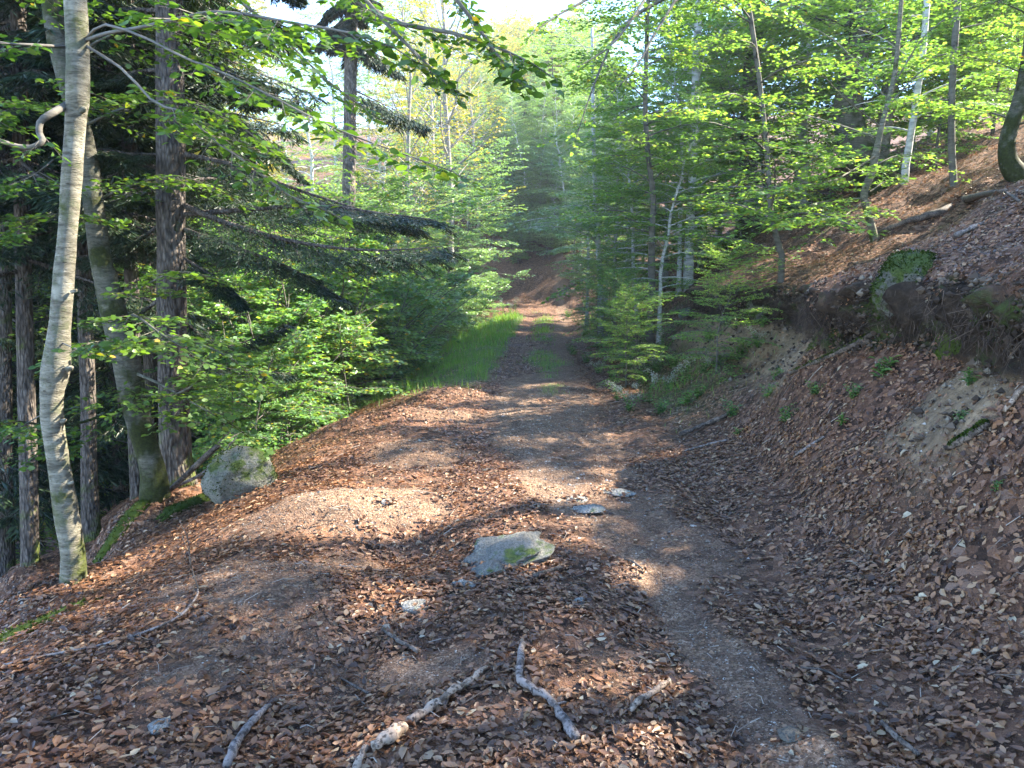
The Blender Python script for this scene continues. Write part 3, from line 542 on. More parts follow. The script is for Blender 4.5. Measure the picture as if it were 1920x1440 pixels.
bl.append((bpx([(146, -260, DA), (320, -240, 4.4), (520, -160, 3.9), (640, -50, 3.6), (730, 50, 3.4), (800, 120, 3.35), (835, 155, 3.3)], .02, .003, 18), 14, .5))
bl.append((bpx([(146, -280, DA), (420, -280, 4.2), (640, -180, 3.7), (800, -60, 3.4), (880, 30, 3.3), (930, 100, 3.3), (965, 140, 3.3)], .02, .003, 18), 15, .5))
bl.append((bpx([(112, 640, DA), (150, 655, 4.9), (200, 640, 4.7)], .006, .002, 6), 3, .3))
bl.append((bpx([(100, 300, DA + 1.5), (60, 330, 6.2), (10, 350, 6)], .008, .002, 6), 6, .9))
bl.append((bpx([(92, 770, DA), (40, 800, 5.2), (-20, 840, 5.3)], .006, .002, 6), 5, .5))
for P, sub, wl in bl:
    fine_ = .052 if wl in (.5, .62) else .07
    spray(gW, gL, P, wl, r, sub + 3, 6, .032 if fine_ > .06 else .026, fine_, 6, .0022, .45, .14, .62, .34, 1.0)
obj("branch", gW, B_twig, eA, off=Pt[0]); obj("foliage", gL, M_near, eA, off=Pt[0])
# moss collar and moss at the foot
def moss_patch(g, c, rx, rz, n, seed, size=.018, nrm=None, fun=None):
    q = rng_(seed); P = np.array(c) + q.normal(0, 1, (n, 3)) * np.array([rx, rx, rz]) * .5
    if fun is not None: P = fun(P)
    D = q.normal(0, 1, (n, 3)) + np.array([0, -.3, 1.1]); leaves(g, P, D, q.normal(0, 1, (n, 3)), size * q.uniform(.5, 1.2, n), 4, None, None, .6)
def wrap(path, rr, zlo, zhi, a0, a1, n, q, lift=.004):
    t = q.uniform(zlo, zhi, n); P = np.stack([np.interp(t, path[:, 2], path[:, k]) for k in range(3)], 1); R = np.interp(t, path[:, 2], rr); a = q.uniform(a0, a1, n)
    return P + np.stack([np.cos(a) * R, np.sin(a) * R, 0 * a], 1) * 1.02, np.stack([np.cos(a), np.sin(a), 0 * a], 1)
q = rng_(8); gm = Geo(); zc = PX(103, 690, DA)[2]
for lo, hi, a0, a1, n_ in ((zc - .07, zc + .10, 2.6, 5.3, 1500), (Pt[0][2] - .02, Pt[0][2] + .3, 4.9, 7.0, 900)):
    P, N = wrap(Pt, Rt, lo, hi, a0, a1, n_, q); k = vnoise(P * 16, 3) > -.05; leaves(gm, P[k], N[k] + q.normal(0, .5, (k.sum(), 3)) + np.array([0, 0, -.3]), q.normal(0, 1, (k.sum(), 3)), .018 * q.uniform(.5, 1.2, k.sum()), 4)
obj("moss", gm, M_moss, trA)
# ------------------------------------------------------------------ other left trunks
def left_tree(name, L, D, wm, label, seed, crown=None, sides=18, bumpv=.05, cat="tree", hit_base=None):
    P, R = trunk_px(L, D, 40); gW = Geo(); gL = Geo(); tube(gW, P, R, sides, bumpv, seed, 4); lm = M_right
    if crown: lm = crown(P, R, gW, gL, rng_(seed))
    return place(name, P[0], gW, gL, wm, lm, label, cat), P, R
def cr_L2(P, R, gW, gL, r):
    for L, sub, wl in (([(240, 640, 7), (300, 628, 6.3), (360, 640, 5.8), (430, 670, 5.6), (480, 710, 5.6)], 12, 1.2), ([(243, 650, 7), (200, 640, 6), (150, 650, 5.5), (100, 680, 5.4)], 7, .8), ([(255, 700, 7), (300, 720, 6.4), (370, 760, 6.1), (440, 800, 6.1)], 10, 1.3),
                       ([(235, 610, 7), (250, 590, 5.9), (300, 625, 5.2), (350, 655, 4.9)], 9, .8), ([(205, 560, 7), (260, 540, 6.6), (330, 510, 6.4), (400, 520, 6.4)], 6, .9), ([(260, 740, 7), (330, 740, 6), (400, 700, 5.7), (440, 720, 5.6)], 8, .8),
                       ([(180, 420, 7), (120, 400, 6.6), (50, 420, 6.4), (-20, 450, 6.2)], 8, 1.2), ([(175, 380, 7), (240, 350, 7), (330, 330, 7), (420, 360, 7)], 8, 1.3), ([(150, 240, 7), (240, 200, 6.6), (350, 190, 6.4), (470, 250, 6.2)], 10, 1.6),
                       ([(115, 130, 7), (220, 60, 6.6), (380, 60, 6.4), (520, 110, 6.2)], 10, 1.6), ([(150, 220, 7), (80, 200, 6.6), (0, 210, 6.4), (-60, 240, 6)], 8, 1.5), ([(250, 760, 7), (120, 800, 6.6), (30, 790, 6.2), (-40, 820, 6)], 8, 1.1)):
        b = catmull([PX(*q) for q in L], 10); tube(gW, b, np.linspace(.016, .003, 10), 5, 0, cap=False); spray(gW, gL, b, wl, r, sub + 3, 7, .033, .07, 6, .0022, .42, .08, .62, .12, 1.0)
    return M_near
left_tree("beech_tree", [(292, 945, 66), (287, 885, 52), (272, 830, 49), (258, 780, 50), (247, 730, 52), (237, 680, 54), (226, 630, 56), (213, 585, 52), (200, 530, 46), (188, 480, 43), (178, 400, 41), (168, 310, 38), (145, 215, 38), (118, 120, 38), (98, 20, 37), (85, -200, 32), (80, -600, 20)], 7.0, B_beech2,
          "mossy beech bent at mid trunk, leaning left in front of the big fir", 11, cr_L2)
def cr_L3(P, R, gW, gL, r):
    for L, wl in (([(345, 402, 7.6), (480, 392, 7.4), (600, 385, 7.3), (700, 398, 7.2), (815, 412, 7.1)], .34), ([(345, 385, 7.6), (430, 420, 7.1), (560, 455, 6.9), (700, 470, 6.8), (828, 462, 6.7)], .3), ([(345, 430, 7.6), (430, 460, 7.3), (540, 500, 7.2), (640, 560, 7.2)], .32),
                  ([(345, 290, 7.6), (440, 310, 7.6), (540, 350, 7.6), (680, 395, 7.6), (780, 425, 7.6)], .33), ([(340, 200, 7.6), (420, 215, 7.6), (500, 265, 7.5), (560, 330, 7.5)], .3), ([(340, 480, 7.6), (400, 520, 7.4), (450, 570, 7.3)], .35),
                  ([(340, 600, 7.6), (420, 650, 8), (535, 608, 8.2)], .3), ([(340, 660, 7.6), (420, 690, 7.8), (540, 700, 8)], .4), ([(300, 290, 7.6), (240, 288, 7.3), (180, 280, 7.1), (100, 300, 7)], .3), ([(300, 420, 7.6), (230, 470, 8), (150, 480, 8.4)], .34), ([(300, 560, 7.6), (240, 600, 8.2), (180, 580, 8.6)], .34),
                  ([(340, 120, 7.6), (400, 125, 7.6), (480, 160, 7.6), (540, 200, 7.6)], .3), ([(340, 40, 7.6), (400, 20, 7.8), (470, 30, 8), (540, 60, 8.2), (570, 90, 8.2)], .3), ([(300, 130, 7.6), (220, 140, 8), (120, 170, 8.4)], .3), ([(300, 20, 7.6), (200, 20, 8), (60, 60, 8.4)], .3),
                  ([(340, 345, 7.6), (400, 335, 8.6), (470, 360, 9.4)], .36), ([(300, 350, 7.6), (270, 360, 9), (220, 380, 10)], .4), ([(340, -60, 7.6), (420, -60, 7.9), (500, -30, 8.2), (560, 0, 8.4)], .3), ([(330, -160, 7.6), (420, -150, 7.5), (500, -120, 7.5)], .34), ([(330, -260, 7.6), (420, -200, 6.6), (520, -120, 6)], .4)):
        b = catmull([PX(*q) for q in L], 10); Lb = np.linalg.norm(b[-1] - b[0]); fir_bough(gW, gL, None, 0, Lb, r, .06, int(12 + Lb * 8), 13, .3, b, wl)
    for k in range(26):
        p = along(P, r.uniform(.8, 1)); fir_bough(gW, gL, p, r.uniform(0, 6.28), r.uniform(1.5, 3), r, .12, 12, 8, .35)
    return M_fir
left_tree("fir_tree", [(335, 925, 92), (334, 890, 70), (330, 850, 62), (326, 760, 59), (324, 680, 58), (322, 560, 57), (321, 420, 55), (320, 260, 53), (318, 100, 50), (316, -60, 48), (314, -300, 44), (312, -700, 34), (310, -1200, 18)], 7.6, B_dark,
          "big furrowed fir trunk with long dark boughs reaching right, behind the mossy boulder", 12, cr_L3, 24, .07)
def cr_fir(n, t0, Lb, ls=.13, azr=(0, 6.28)):
    def f(P, R, gW, gL, r):
        for k in range(n): p = along(P, r.uniform(t0, 1)); fir_bough(gW, gL, p, r.uniform(*azr), r.uniform(.6, 1.1) * Lb, r, ls, 11, 7, .35)
        return M_fir
    return f
left_tree("fir_tree", [(171, 1020, 46), (170, 970, 38), (167, 880, 33), (165, 740, 31), (160, 600, 29), (157, 480, 28), (155, 320, 26), (152, 100, 25), (150, -200, 20), (148, -700, 12)], 9.0, B_dark, "slim dark fir trunk between the pale pole and the leaning beech", 13, cr_fir(34, .6, 2.1))
left_tree("fir_tree", [(262, 950, 40), (258, 900, 32), (254, 800, 30), (250, 650, 29), (246, 500, 28), (243, 300, 27), (240, 100, 26), (238, -200, 22), (236, -700, 12)], 10.0, B_dark, "dark straight fir trunk seen between the leaning beech and the big fir", 14, cr_fir(36, .6, 2.2))
left_tree("fir_tree", [(286, 900, 36), (283, 700, 30), (280, 500, 28), (277, 300, 27), (275, 0, 24), (272, -500, 14)], 12.0, B_dark, "slender blackish fir trunk half hidden by the big fir", 15, cr_fir(30, .5, 2.4))
left_tree("fir_tree", [(60, 1075, 52), (56, 1040, 40), (54, 900, 37), (50, 750, 36), (46, 600, 34), (42, 400, 32), (38, 200, 30), (34, 0, 28), (30, -500, 18)], 8.5, B_dark, "dark fir trunk with a mossy foot, left of the pale pole", 16, cr_fir(36, .55, 2.0))
left_tree("fir_tree", [(8, 1100, 50), (6, 900, 40), (5, 600, 36), (8, 300, 32), (15, 100, 28), (18, -100, 26), (20, -500, 16)], 10.5, B_dark, "shaded fir at the left edge of the photo with black lower boughs", 17, cr_fir(36, .5, 2.3))
def cr_M1(P, R, gW, gL, r):
    for k in range(40):
        t = r.uniform(.64, .97); p = along(P, t); fir_bough(gW, gL, p, r.uniform(0, 6.28), r.uniform(1.0, 2.6) * (1.25 - t), r, .17, 11, 9, r.uniform(.6, 1.1))
    for az, t, L in ((3.0, .16, .9), (.3, .2, .8), (-.4, .33, 1.2), (.1, .27, 1.0), (2.9, .3, 1.1), (-.2, .55, 2.0)):
        fir_bough(gW, gL, along(P, t), az, L, r, .2, 12, 8, .6)
    return M_fir
left_tree("spruce_tree", [(655, 700, 32), (655, 600, 27), (655, 520, 25), (654, 400, 24), (655, 280, 24), (657, 160, 23), (659, 60, 22), (660, -80, 20), (662, -300, 14), (664, -460, 4)], 20.0, bark_mat("spruce_bark", 'fir', .1, (2.1, 2.1, 2.05)), "tall grey spruce with hanging dark boughs standing behind the green thicket", 18, cr_M1)

# ------------------------------------------------------------------ prototypes for the woods
def proto(kind, seed):
    r = rng_(seed)
    if kind == 'tall':
        P, R = straight((0, 0, 0), 17, .17, seed, sway=.9, n=14); Wg, Lg = beech(seed, P, R, 52, .2, 4.0, .13, .06, 4, 9, 7, 9, dens=1.15, tb=.02, tilt=.45)
    elif kind == 'open':
        P, R = straight((0, 0, 0), 17, .2, seed, sway=.7, n=12); Wg, Lg = beech(seed, P, R, 30, .30, 4.6, .14, .13, 4, 8, 6, 8, dens=.8, pitch=(.5, 1.15), tb=.03, wide=.5, bend=.15)
    elif kind == 'under':
        P, R = straight((0, 0, 0), 5.6, .045, seed, sway=.7, n=12); Wg, Lg = beech(seed, P, R, 38, .12, 2.3, .095, .045, 4, 9, 7, 7, dens=1.1, pitch=(.15, 1.0), tb=.012, tilt=.4, prof_=lambda f: (.6 + .5 * math.sin(2.9 * f + .15)) * (.7 + .6 * r.random()))
    elif kind == 'shrub':
        Wg = Geo(); Lg = Geo()
        for k in range(9):
            a = r.uniform(0, 6.28); P = bough((r.normal(0, .12), r.normal(0, .12), -.1), a, r.uniform(1.0, 1.5), r.uniform(2.0, 3.5), r, 8, -.5, .1)
            w, l = beech(seed * 9 + k, P, np.linspace(.02, .004, 9), 10, .10, 1.0, .08, .036, 4, 7, 6, 5, dens=1.1, pitch=(.1, .9), tb=.006, tilt=.5, tw_r=.0025); 
            for G_, g_ in ((Wg, w), (Lg, l)):
                for v in g_.v: G_.v.append(v)
                for f in g_.f3: G_.f3.append(f + G_.n)
                for f in g_.f4: G_.f4.append(f + G_.n)
                G_.n += g_.n
    elif kind == 'fir':
        P, R = straight((0, 0, 0), 20, .2, seed, sway=.15, n=10); Wg, Lg = fir(seed, P, R, 90, .10, 3.6, .24, 8, sub=9, nee=6)
    elif kind == 'larch':
        P, R = straight((0, 0, 0), 17, .16, seed, sway=.2, n=10); Wg, Lg = fir(seed, P, R, 70, .1, 3.0, .22, 7, sub=7, nee=4, droop=.15)
    return Wg, Lg
PR = {}
def get(kind, seed):
    if (kind, seed) not in PR:
        Wg, Lg = proto(kind, seed); PR[kind, seed] = (Wg.mesh("trunk", {'fir': B_dark, 'larch': B_dark}.get(kind, B_pale)), Lg.mesh("crown", {'fir': M_fir, 'larch': M_larch}.get(kind, M_right)))
    return PR[kind, seed]
def plant(kind, seed, px, D, sc, lm=None, wm=None, name=None, rz=None, X=None, cat="tree"):
    X = (px - 960) / F * D if X is None else X; a, b = get(kind, seed); z = ground(X, D); i = len(SC.objects)
    e = empty(name or {'tall': 'beech_tree', 'open': 'beech_tree', 'under': 'beech_sapling', 'shrub': 'shrub', 'fir': 'fir_tree', 'larch': 'larch_tree'}[kind], (X, D, z), None, cat)
    e.rotation_euler = (0, 0, (i * 1.7) % 6.28 if rz is None else rz); e.scale = (sc, sc, sc)
    for nm, me, mm in (("trunk" if kind != 'shrub' else "stems", a, wm), ("crown", b, lm)):
        o = bpy.data.objects.new(nm, me); COL.objects.link(o); o.parent = e
        if mm: o.material_slots[0].link = 'OBJECT'; o.material_slots[0].material = mm
    return e
ORD = ["", "second ", "third ", "fourth ", "fifth ", "sixth ", "seventh ", "eighth ", "ninth ", "tenth ", "eleventh ", "twelfth ", "thirteenth ", "fourteenth ", "fifteenth ", "sixteenth ", "seventeenth ", "eighteenth ", "nineteenth ", "twentieth ", "twenty-first ", "twenty-second ", "twenty-third ", "twenty-fourth ", "twenty-fifth "]
def row(objs, what, group, end="left"):
    """labels for a row of look-alikes, counted from one side of the picture"""
    sx = sorted([o for o in objs if o], key=lambda o: o.location[0] / o.location[1] * (1 if end == "left" else -1)); n_ = len(sx)
    for k, o in enumerate(sx):
        if k == 0: w = end + "most of the " + what
        elif k == n_ - 1: w = ("right" if end == "left" else "left") + "most of the " + what
        elif k <= n_ // 2: w = ORD[k] + "from the " + end + " of the " + what
        else: w = ORD[n_ - 1 - k] + "from the " + ("right" if end == "left" else "left") + " of the " + what
        o["label"] = w; o["group"] = group
def free(X, D, H, rr=1.6):
    z = ground(X, D); P = np.array([[X, D, z + h] for h in np.linspace(.5, H, 8)])
    for T, r_ in SHAFTS:
        q = P - T; t = q @ SDIR; d = np.linalg.norm(q - t[:, None] * SDIR, axis=1)
        if ((d < rr) & (t > .5)).any(): return False
    return True
# thicket along the left shoulder
L = [plant('shrub', 1 + k % 3, px, D, sc, M_thick, B_twig, cat="shrub") for k, (px, D, sc) in enumerate(((430, 9.5, .8), (500, 10.5, .95), (440, 12, 1.25), (560, 12, 1.2), (635, 12.6, 1.1), (510, 14, 1.45), (610, 15, 1.4), (690, 14.6, 1.15), (665, 17.5, 1.4), (708, 18.5, 1.25), (620, 18.5, 1.55)))]
row(L, "shrubs in the near thicket", "shrubs in the thicket on the left shoulder")
L = [plant('shrub', 1 + k % 3, px, D, sc, M_skytint, B_twig, cat="shrub") for k, (px, D, sc) in enumerate(((735, 21, 1.2), (660, 23, 1.4), (785, 25, 1.2), (745, 28, 1.4), (820, 29, 1.25), (845, 33, 1.4), (872, 37, 1.4), (810, 36, 1.6), (862, 42, 1.4), (825, 42, 1.7), (878, 45.5, 1.3), (840, 48, 1.9)))]
row(L, "sky-tinted green shrubs lining the grassy verge", "shrubs lining the verge farther along")
L = [plant('under', 4 + k % 3, px, D, sc, lm, B_twig) for k, (px, D, sc, lm) in enumerate(((540, 16, 1.0, M_right), (470, 18, 1.1, M_right), (390, 15, .9, M_right), (600, 22, 1.2, M_right), (740, 26, 1.1, M_skytint), (800, 32, 1.25, M_skytint), (690, 29, 1.4, M_skytint), (860, 47, 1.6, M_skytint), (320, 18, 1.1, M_right), (200, 16, 1.0, M_right), (110, 14, .9, M_right), (30, 13, .9, M_right)))]
row(L, "young beeches behind the thicket", "young beeches among the thicket")
# sunlit autumn trees behind
L = [plant('tall', 7 + k % 3, px, D, sc, M_gold if k % 3 else M_right, B_pale) for k, (px, D, sc) in enumerate(((380, 34, .9), (470, 42, 1.0), (540, 36, .8), (600, 48, 1.05), (700, 44, .95), (760, 40, .75), (790, 58, .95), (880, 60, .7), (910, 66, .75), (720, 62, 1.1), (300, 40, 1.05), (200, 36, 1.0), (90, 34, 1.0), (0, 30, .9), (250, 55, 1.2), (130, 50, 1.2), (420, 60, 1.2), (550, 64, 1.2)))]
row(L, "sunlit autumn beeches behind the dark firs", "sunlit autumn beeches in the valley")
L = [plant('open', 10 + k % 2, px, D, sc, M_gold, B_open) for k, (px, D, sc) in enumerate(((850, 40, 1.25), (765, 36, 1.0), (815, 52, 1.2), (900, 56, .85)))]
row(L, "half bare golden beeches against the sky", "half bare golden beeches")
L = [plant('larch', 12, px, D, sc) for px, D, sc in ((1035, 60, .85), (978, 84, .7))]
row(L, "feathery pale larches above the bend of the track", "larches above the bend")
L = [plant('tall', 7 + k % 3, px, D, sc, lm, B_twig, name='beech_sapling') for k, (px, D, sc, lm) in enumerate(((985, 66, .5, M_skytint), (1075, 47, .42, M_skytint), (1120, 36, .36, M_skytint), (940, 64, .5, M_skytint), (1030, 64, .55, M_skytint), (1090, 54, .5, M_skytint), (930, 74, .6, M_gold), (1145, 42, .45, M_right), (1050, 72, .7, M_right), (1175, 34, .4, M_right), (905, 62, .5, M_skytint)))]
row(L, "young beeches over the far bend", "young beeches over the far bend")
L = [plant('tall', 7 + k % 3, px, D, sc, M_skytint if k % 3 else M_right, B_pale) for k, (px, D, sc) in enumerate(((985, 56, .52), (1035, 54, .5), (935, 59.5, .55), (1003, 58.5, .6), (1062, 51.5, .5), (962, 60, .6), (905, 63, .6), (1085, 48, .48), (1048, 58, .62), (1020, 61.5, .68), (925, 66, .7), (1100, 52, .6), (1012, 55.5, .5), (1058, 55, .55)))]
row(L, "sky-tinted green beeches overhanging the bend", "beeches overhanging the bend of the track")
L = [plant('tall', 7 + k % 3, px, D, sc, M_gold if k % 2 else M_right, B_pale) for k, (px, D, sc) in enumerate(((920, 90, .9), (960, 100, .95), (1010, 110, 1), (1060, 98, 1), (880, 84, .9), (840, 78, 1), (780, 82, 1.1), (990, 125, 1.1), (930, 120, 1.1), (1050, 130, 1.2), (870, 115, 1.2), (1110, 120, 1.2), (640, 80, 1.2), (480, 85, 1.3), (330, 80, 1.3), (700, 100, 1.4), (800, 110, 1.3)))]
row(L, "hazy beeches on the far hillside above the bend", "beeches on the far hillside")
L = [plant('under', 4 + k % 3, px, D, sc, lm, B_twig) for k, (px, D, sc, lm) in enumerate(((870, 66, 1.8, M_skytint), (905, 70, 2.0, M_skytint), (940, 68, 1.7, M_skytint), (960, 76, 2.1, M_right), (985, 70, 1.5, M_skytint), (1010, 72, 1.8, M_skytint), (1035, 68, 1.5, M_skytint), (1060, 76, 2.1, M_right), (1085, 64, 1.6, M_skytint), (1110, 60, 1.6, M_right), (1135, 54, 1.5, M_skytint),
    (1000, 88, 2.3, M_gold), (1040, 94, 2.5, M_right), (950, 92, 2.4, M_gold), (1085, 88, 2.4, M_right), (900, 86, 2.4, M_gold), (980, 108, 2.8, M_gold), (1030, 115, 2.8, M_skytint), (930, 112, 2.8, M_gold), (1080, 108, 2.8, M_right), (860, 80, 2.2, M_gold), (1010, 130, 3, M_gold), (955, 135, 3, M_gold), (1060, 132, 3, M_right), (1000, 57, 1.2, M_skytint), (1030, 55.5, 1.1, M_skytint), (1060, 53, 1.1, M_skytint), (975, 59, 1.25, M_skytint), (950, 61, 1.3, M_skytint), (1085, 50.5, 1.1, M_skytint), (1000, 62, .95, M_skytint), (1040, 60, .9, M_skytint), (975, 64, 1.0, M_skytint), (1065, 58, .9, M_skytint), (1022, 66, 1.1, M_right)))]
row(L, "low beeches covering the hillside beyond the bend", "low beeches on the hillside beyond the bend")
L = [plant('shrub', 1 + k % 3, px, D, sc, M_skytint if k % 4 else M_thick, B_twig, cat="shrub") for k, (px, D, sc) in enumerate(((975, 53, 1.0), (1000, 54, 1.2), (1030, 53, 1.1), (1055, 52, 1.1), (955, 56, 1.3), (1015, 57, 1.4), (985, 58, 1.4), (1040, 57, 1.4), (1068, 55, 1.3), (938, 59, 1.4), (1008, 55.5, 1.3), (990, 56, 1.3), (1025, 54.5, 1.2), (962, 66, 1.7), (990, 62, 1.5), (1018, 62, 1.5), (1045, 60, 1.5), (1072, 57, 1.4), (1000, 72, 2.1), (1040, 70, 2.0), (975, 77, 2.3), (1060, 67, 1.8), (1092, 62, 1.7), (935, 70, 1.9), (1020, 80, 2.4), (950, 84, 2.4), (1085, 76, 2.2)))]
row(L, "shrubs on the hillside beyond the bend", "shrubs on the hillside beyond the bend")
# dark firs deep in the left wood
L = [plant('fir', 13 + k % 2, px, D, sc) for k, (px, D, sc) in enumerate(((215, 13, .9), (110, 15, 1.0), (400, 22, 1.0), (-60, 12, .95), (350, 28, 1.1), (30, 20, 1.1), (250, 22, 1.1), (130, 27, 1.2)))]
row(L, "deep shaded firs inside the left wood", "shaded firs in the left wood")

# ------------------------------------------------------------------ right slope, placed one by one
def right_tree(name, L, D, wm, label, seed, crown, lm=M_right, sides=10, bumpv=.05, group=None):
    Pb = hit(L[0][0], L[0][1]) if D is None else None; D = float(Pb[1]) if D is None else D
    P, R = trunk_px(L, D, 26); g0 = ground(P[0][0], P[0][1])
    if P[0][2] > g0 - .1: P = np.concatenate([[[P[0][0] - (P[1][0] - P[0][0]) * .2, P[0][1], g0 - .2]], P]); R = np.concatenate([[R[0] * 1.15], R])
    gW = Geo(); gL = Geo(); tube(gW, P, R, sides, bumpv, seed, 4); crown(P, R, gW, gL, rng_(seed), D)
    return place(name, P[0], gW, gL, wm, lm, label, "tree", group)
def cr_lay(n, t0, t1, Lb, ls=.085, sub=8, twig=6, azr=(0, 6.28), lsp=.065, dens=1.0, pitch=.2):
    def f(P, R, gW, gL, r, D):
        for k in range(n):
            t = t0 + (t1 - t0) * (k + r.uniform(0, 1)) / n; p = along(P, t); L_ = Lb * r.uniform(.6, 1.15) * (1.1 - .4 * (t - t0) / (t1 - t0)); b = bough(p, r.uniform(*azr), pitch + r.uniform(-.15, .35), L_, r, curve=-.45)
            tube(gW, b, np.linspace(.006 + .006 * L_, .003, len(b)), 5, 0, cap=False); spray(gW, gL, b, L_, r, sub + 1, twig, lsp * .6, ls * 1.05, 4, .0028, .28, .06, .5, .12, dens, cull=True)
    return f
def cr_R1(P, R, gW, gL, r, D):
    for L, sub, wl in (([(1618, 372, 0), (1560, 375, -.3), (1500, 390, -.6), (1440, 408, -.9), (1370, 440, -1.2)], 11, 1.3), ([(1620, 380, 0), (1570, 398, .3), (1510, 412, .6), (1450, 420, 1)], 9, 1.2), ([(1636, 330, 0), (1590, 318, -.5), (1570, 290, -.9), (1540, 260, -1.4), (1500, 240, -1.8)], 10, 1.3),
                       ([(1640, 300, 0), (1570, 300, 0), (1500, 285, 0), (1430, 275, 0), (1340, 290, .2)], 12, 1.5), ([(1640, 310, 0), (1690, 290, .2), (1740, 300, .3), (1800, 330, .6)], 6, 1.0), ([(1655, 240, 0), (1590, 190, -.4), (1540, 140, -.8), (1490, 110, -1)], 10, 1.5),
                       ([(1665, 200, 0), (1720, 140, -.2), (1790, 100, -.5), (1850, 100, -.8)], 8, 1.3), ([(1665, 190, 0), (1600, 110, .4), (1540, 60, .9), (1460, 30, 1.2)], 9, 1.5), ([(1630, 360, 0), (1660, 340, .7), (1690, 330, 1.4)], 5, .9), ([(1625, 375, 0), (1590, 400, -.7), (1560, 425, -1.3), (1500, 470, -1.8)], 8, 1.1),
                       ([(1675, 160, 0), (1740, 60, -.2), (1830, 10, -.4), (1900, 0, -.6)], 9, 1.4), ([(1650, 260, 0), (1560, 230, .5), (1450, 200, 1), (1360, 180, 1.4)], 11, 1.6), ([(1645, 290, 0), (1560, 340, -.8), (1480, 345, -1.4), (1400, 360, -1.9), (1300, 365, -2.2)], 12, 1.4)):
        b = catmull([PX(q[0], q[1], D + q[2]) for q in L], 10); tube(gW, b, np.linspace(.014, .003, 10), 5, 0, cap=False); spray(gW, gL, b, wl, r, sub + 2, 7, .036, .075, 6, .0024, .35, .05, .52, .1, 1.0, cull=True)
right_tree("beech_sapling", [(1640, 452, 17), (1628, 400, 15), (1620, 365, 14), (1632, 330, 15), (1642, 290, 14), (1652, 240, 11), (1668, 180, 10), (1680, 120, 9), (1690, 0, 8), (1700, -120, 5)], None, B_beech, "small crooked beech sapling with wide flat boughs on the slope above the bank", 31, cr_R1)
right_tree("beech_tree", [(1788, 346, 15), (1784, 260, 14), (1786, 150, 13), (1793, 40, 13), (1798, -60, 12), (1805, -300, 8)], None, B_twig, "slender dark upright beech on the slope left of the curved trunk", 32, cr_lay(12, .35, 1, 1.3))
right_tree("beech_tree", [(1912, 335, 52), (1892, 305, 38), (1888, 270, 32), (1898, 230, 31), (1912, 190, 30), (1925, 130, 28), (1935, 40, 26), (1945, -200, 20)], None, B_beech2, "beech with a sharply curved mossy foot at the right edge", 33, cr_lay(10, .4, 1, 1.6))
right_tree("beech_tree", [(1698, 312, 15), (1705, 270, 14), (1716, 200, 13), (1730, 100, 12), (1738, 0, 12), (1745, -150, 9)], 14.5, B_pale, "thin whitish beech leaning right on the upper slope, beside the dark upright one", 34, cr_lay(14, .3, 1, 1.7, .1))
right_tree("beech_tree", [(1650, 345, 78), (1622, 300, 70), (1600, 260, 62), (1590, 215, 54), (1596, 150, 52), (1606, 80, 50), (1612, 0, 48), (1620, -200, 40), (1630, -500, 20)], 18, B_beech2, "thick old beech with a swollen mossy bend, behind the small crooked sapling", 35, cr_lay(26, .4, 1, 3.6, .12, 9, 6, lsp=.1), sides=16)
right_tree("beech_tree", [(1648, 330, 34), (1655, 260, 30), (1668, 170, 30), (1680, 90, 30), (1692, 0, 28), (1700, -200, 20)], 18.6, B_beech, "brown grey beech stem rising right beside the thick mossy one", 36, cr_lay(12, .4, 1, 2.8, .12, 8, 6, lsp=.1))
right_tree("beech_tree", [(1503, 320, 26), (1504, 250, 22), (1508, 150, 21), (1514, 50, 20), (1518, -50, 19), (1525, -300, 12)], 24, B_pale, "straight near white beech trunk between the thick mossy beech and the blackened one", 37, cr_lay(22, .25, 1, 3.2, .13, 8, 6, lsp=.11))
right_tree("beech_tree", [(1404, 385, 46), (1403, 330, 36), (1405, 220, 34), (1412, 100, 33), (1418, 0, 32), (1425, -250, 24)], 20, B_beech2, "dark blotched beech trunk with a mossy foot, middle of the slope", 38, cr_lay(24, .25, 1, 3.2, .12, 8, 6, lsp=.1))
right_tree("beech_tree", [(1292, 470, 19), (1296, 380, 16), (1302, 250, 15), (1305, 120, 15), (1310, 0, 14), (1315, -200, 10)], 19, B_pale, "pale narrow beech rising from the foliage halfway up the right side", 39, cr_lay(32, .12, 1, 2.6, .11, 8, 6, lsp=.08))
right_tree("beech_tree", [(1222, 528, 15), (1222, 440, 12), (1225, 370, 11), (1215, 290, 10), (1210, 200, 9), (1212, 100, 8), (1216, -20, 8), (1220, -150, 6)], 15.5, B_twig, "thin twisting beech where the bank's overhang begins", 40,
           lambda P, R, gW, gL, r, D: (cr_lay(40, .15, 1, 2.3, .085, 9, 7, lsp=.06)(P, R, gW, gL, r, D)))
right_tree("beech_tree", [(1127, 540, 12), (1122, 470, 10), (1118, 400, 9), (1115, 330, 8), (1112, 200, 7), (1110, 50, 5)], 24, B_pale, "very thin whitish beech at the right side of the far track", 41, cr_lay(34, .12, 1, 2.6, .1, 8, 6, lsp=.08), M_skytint)
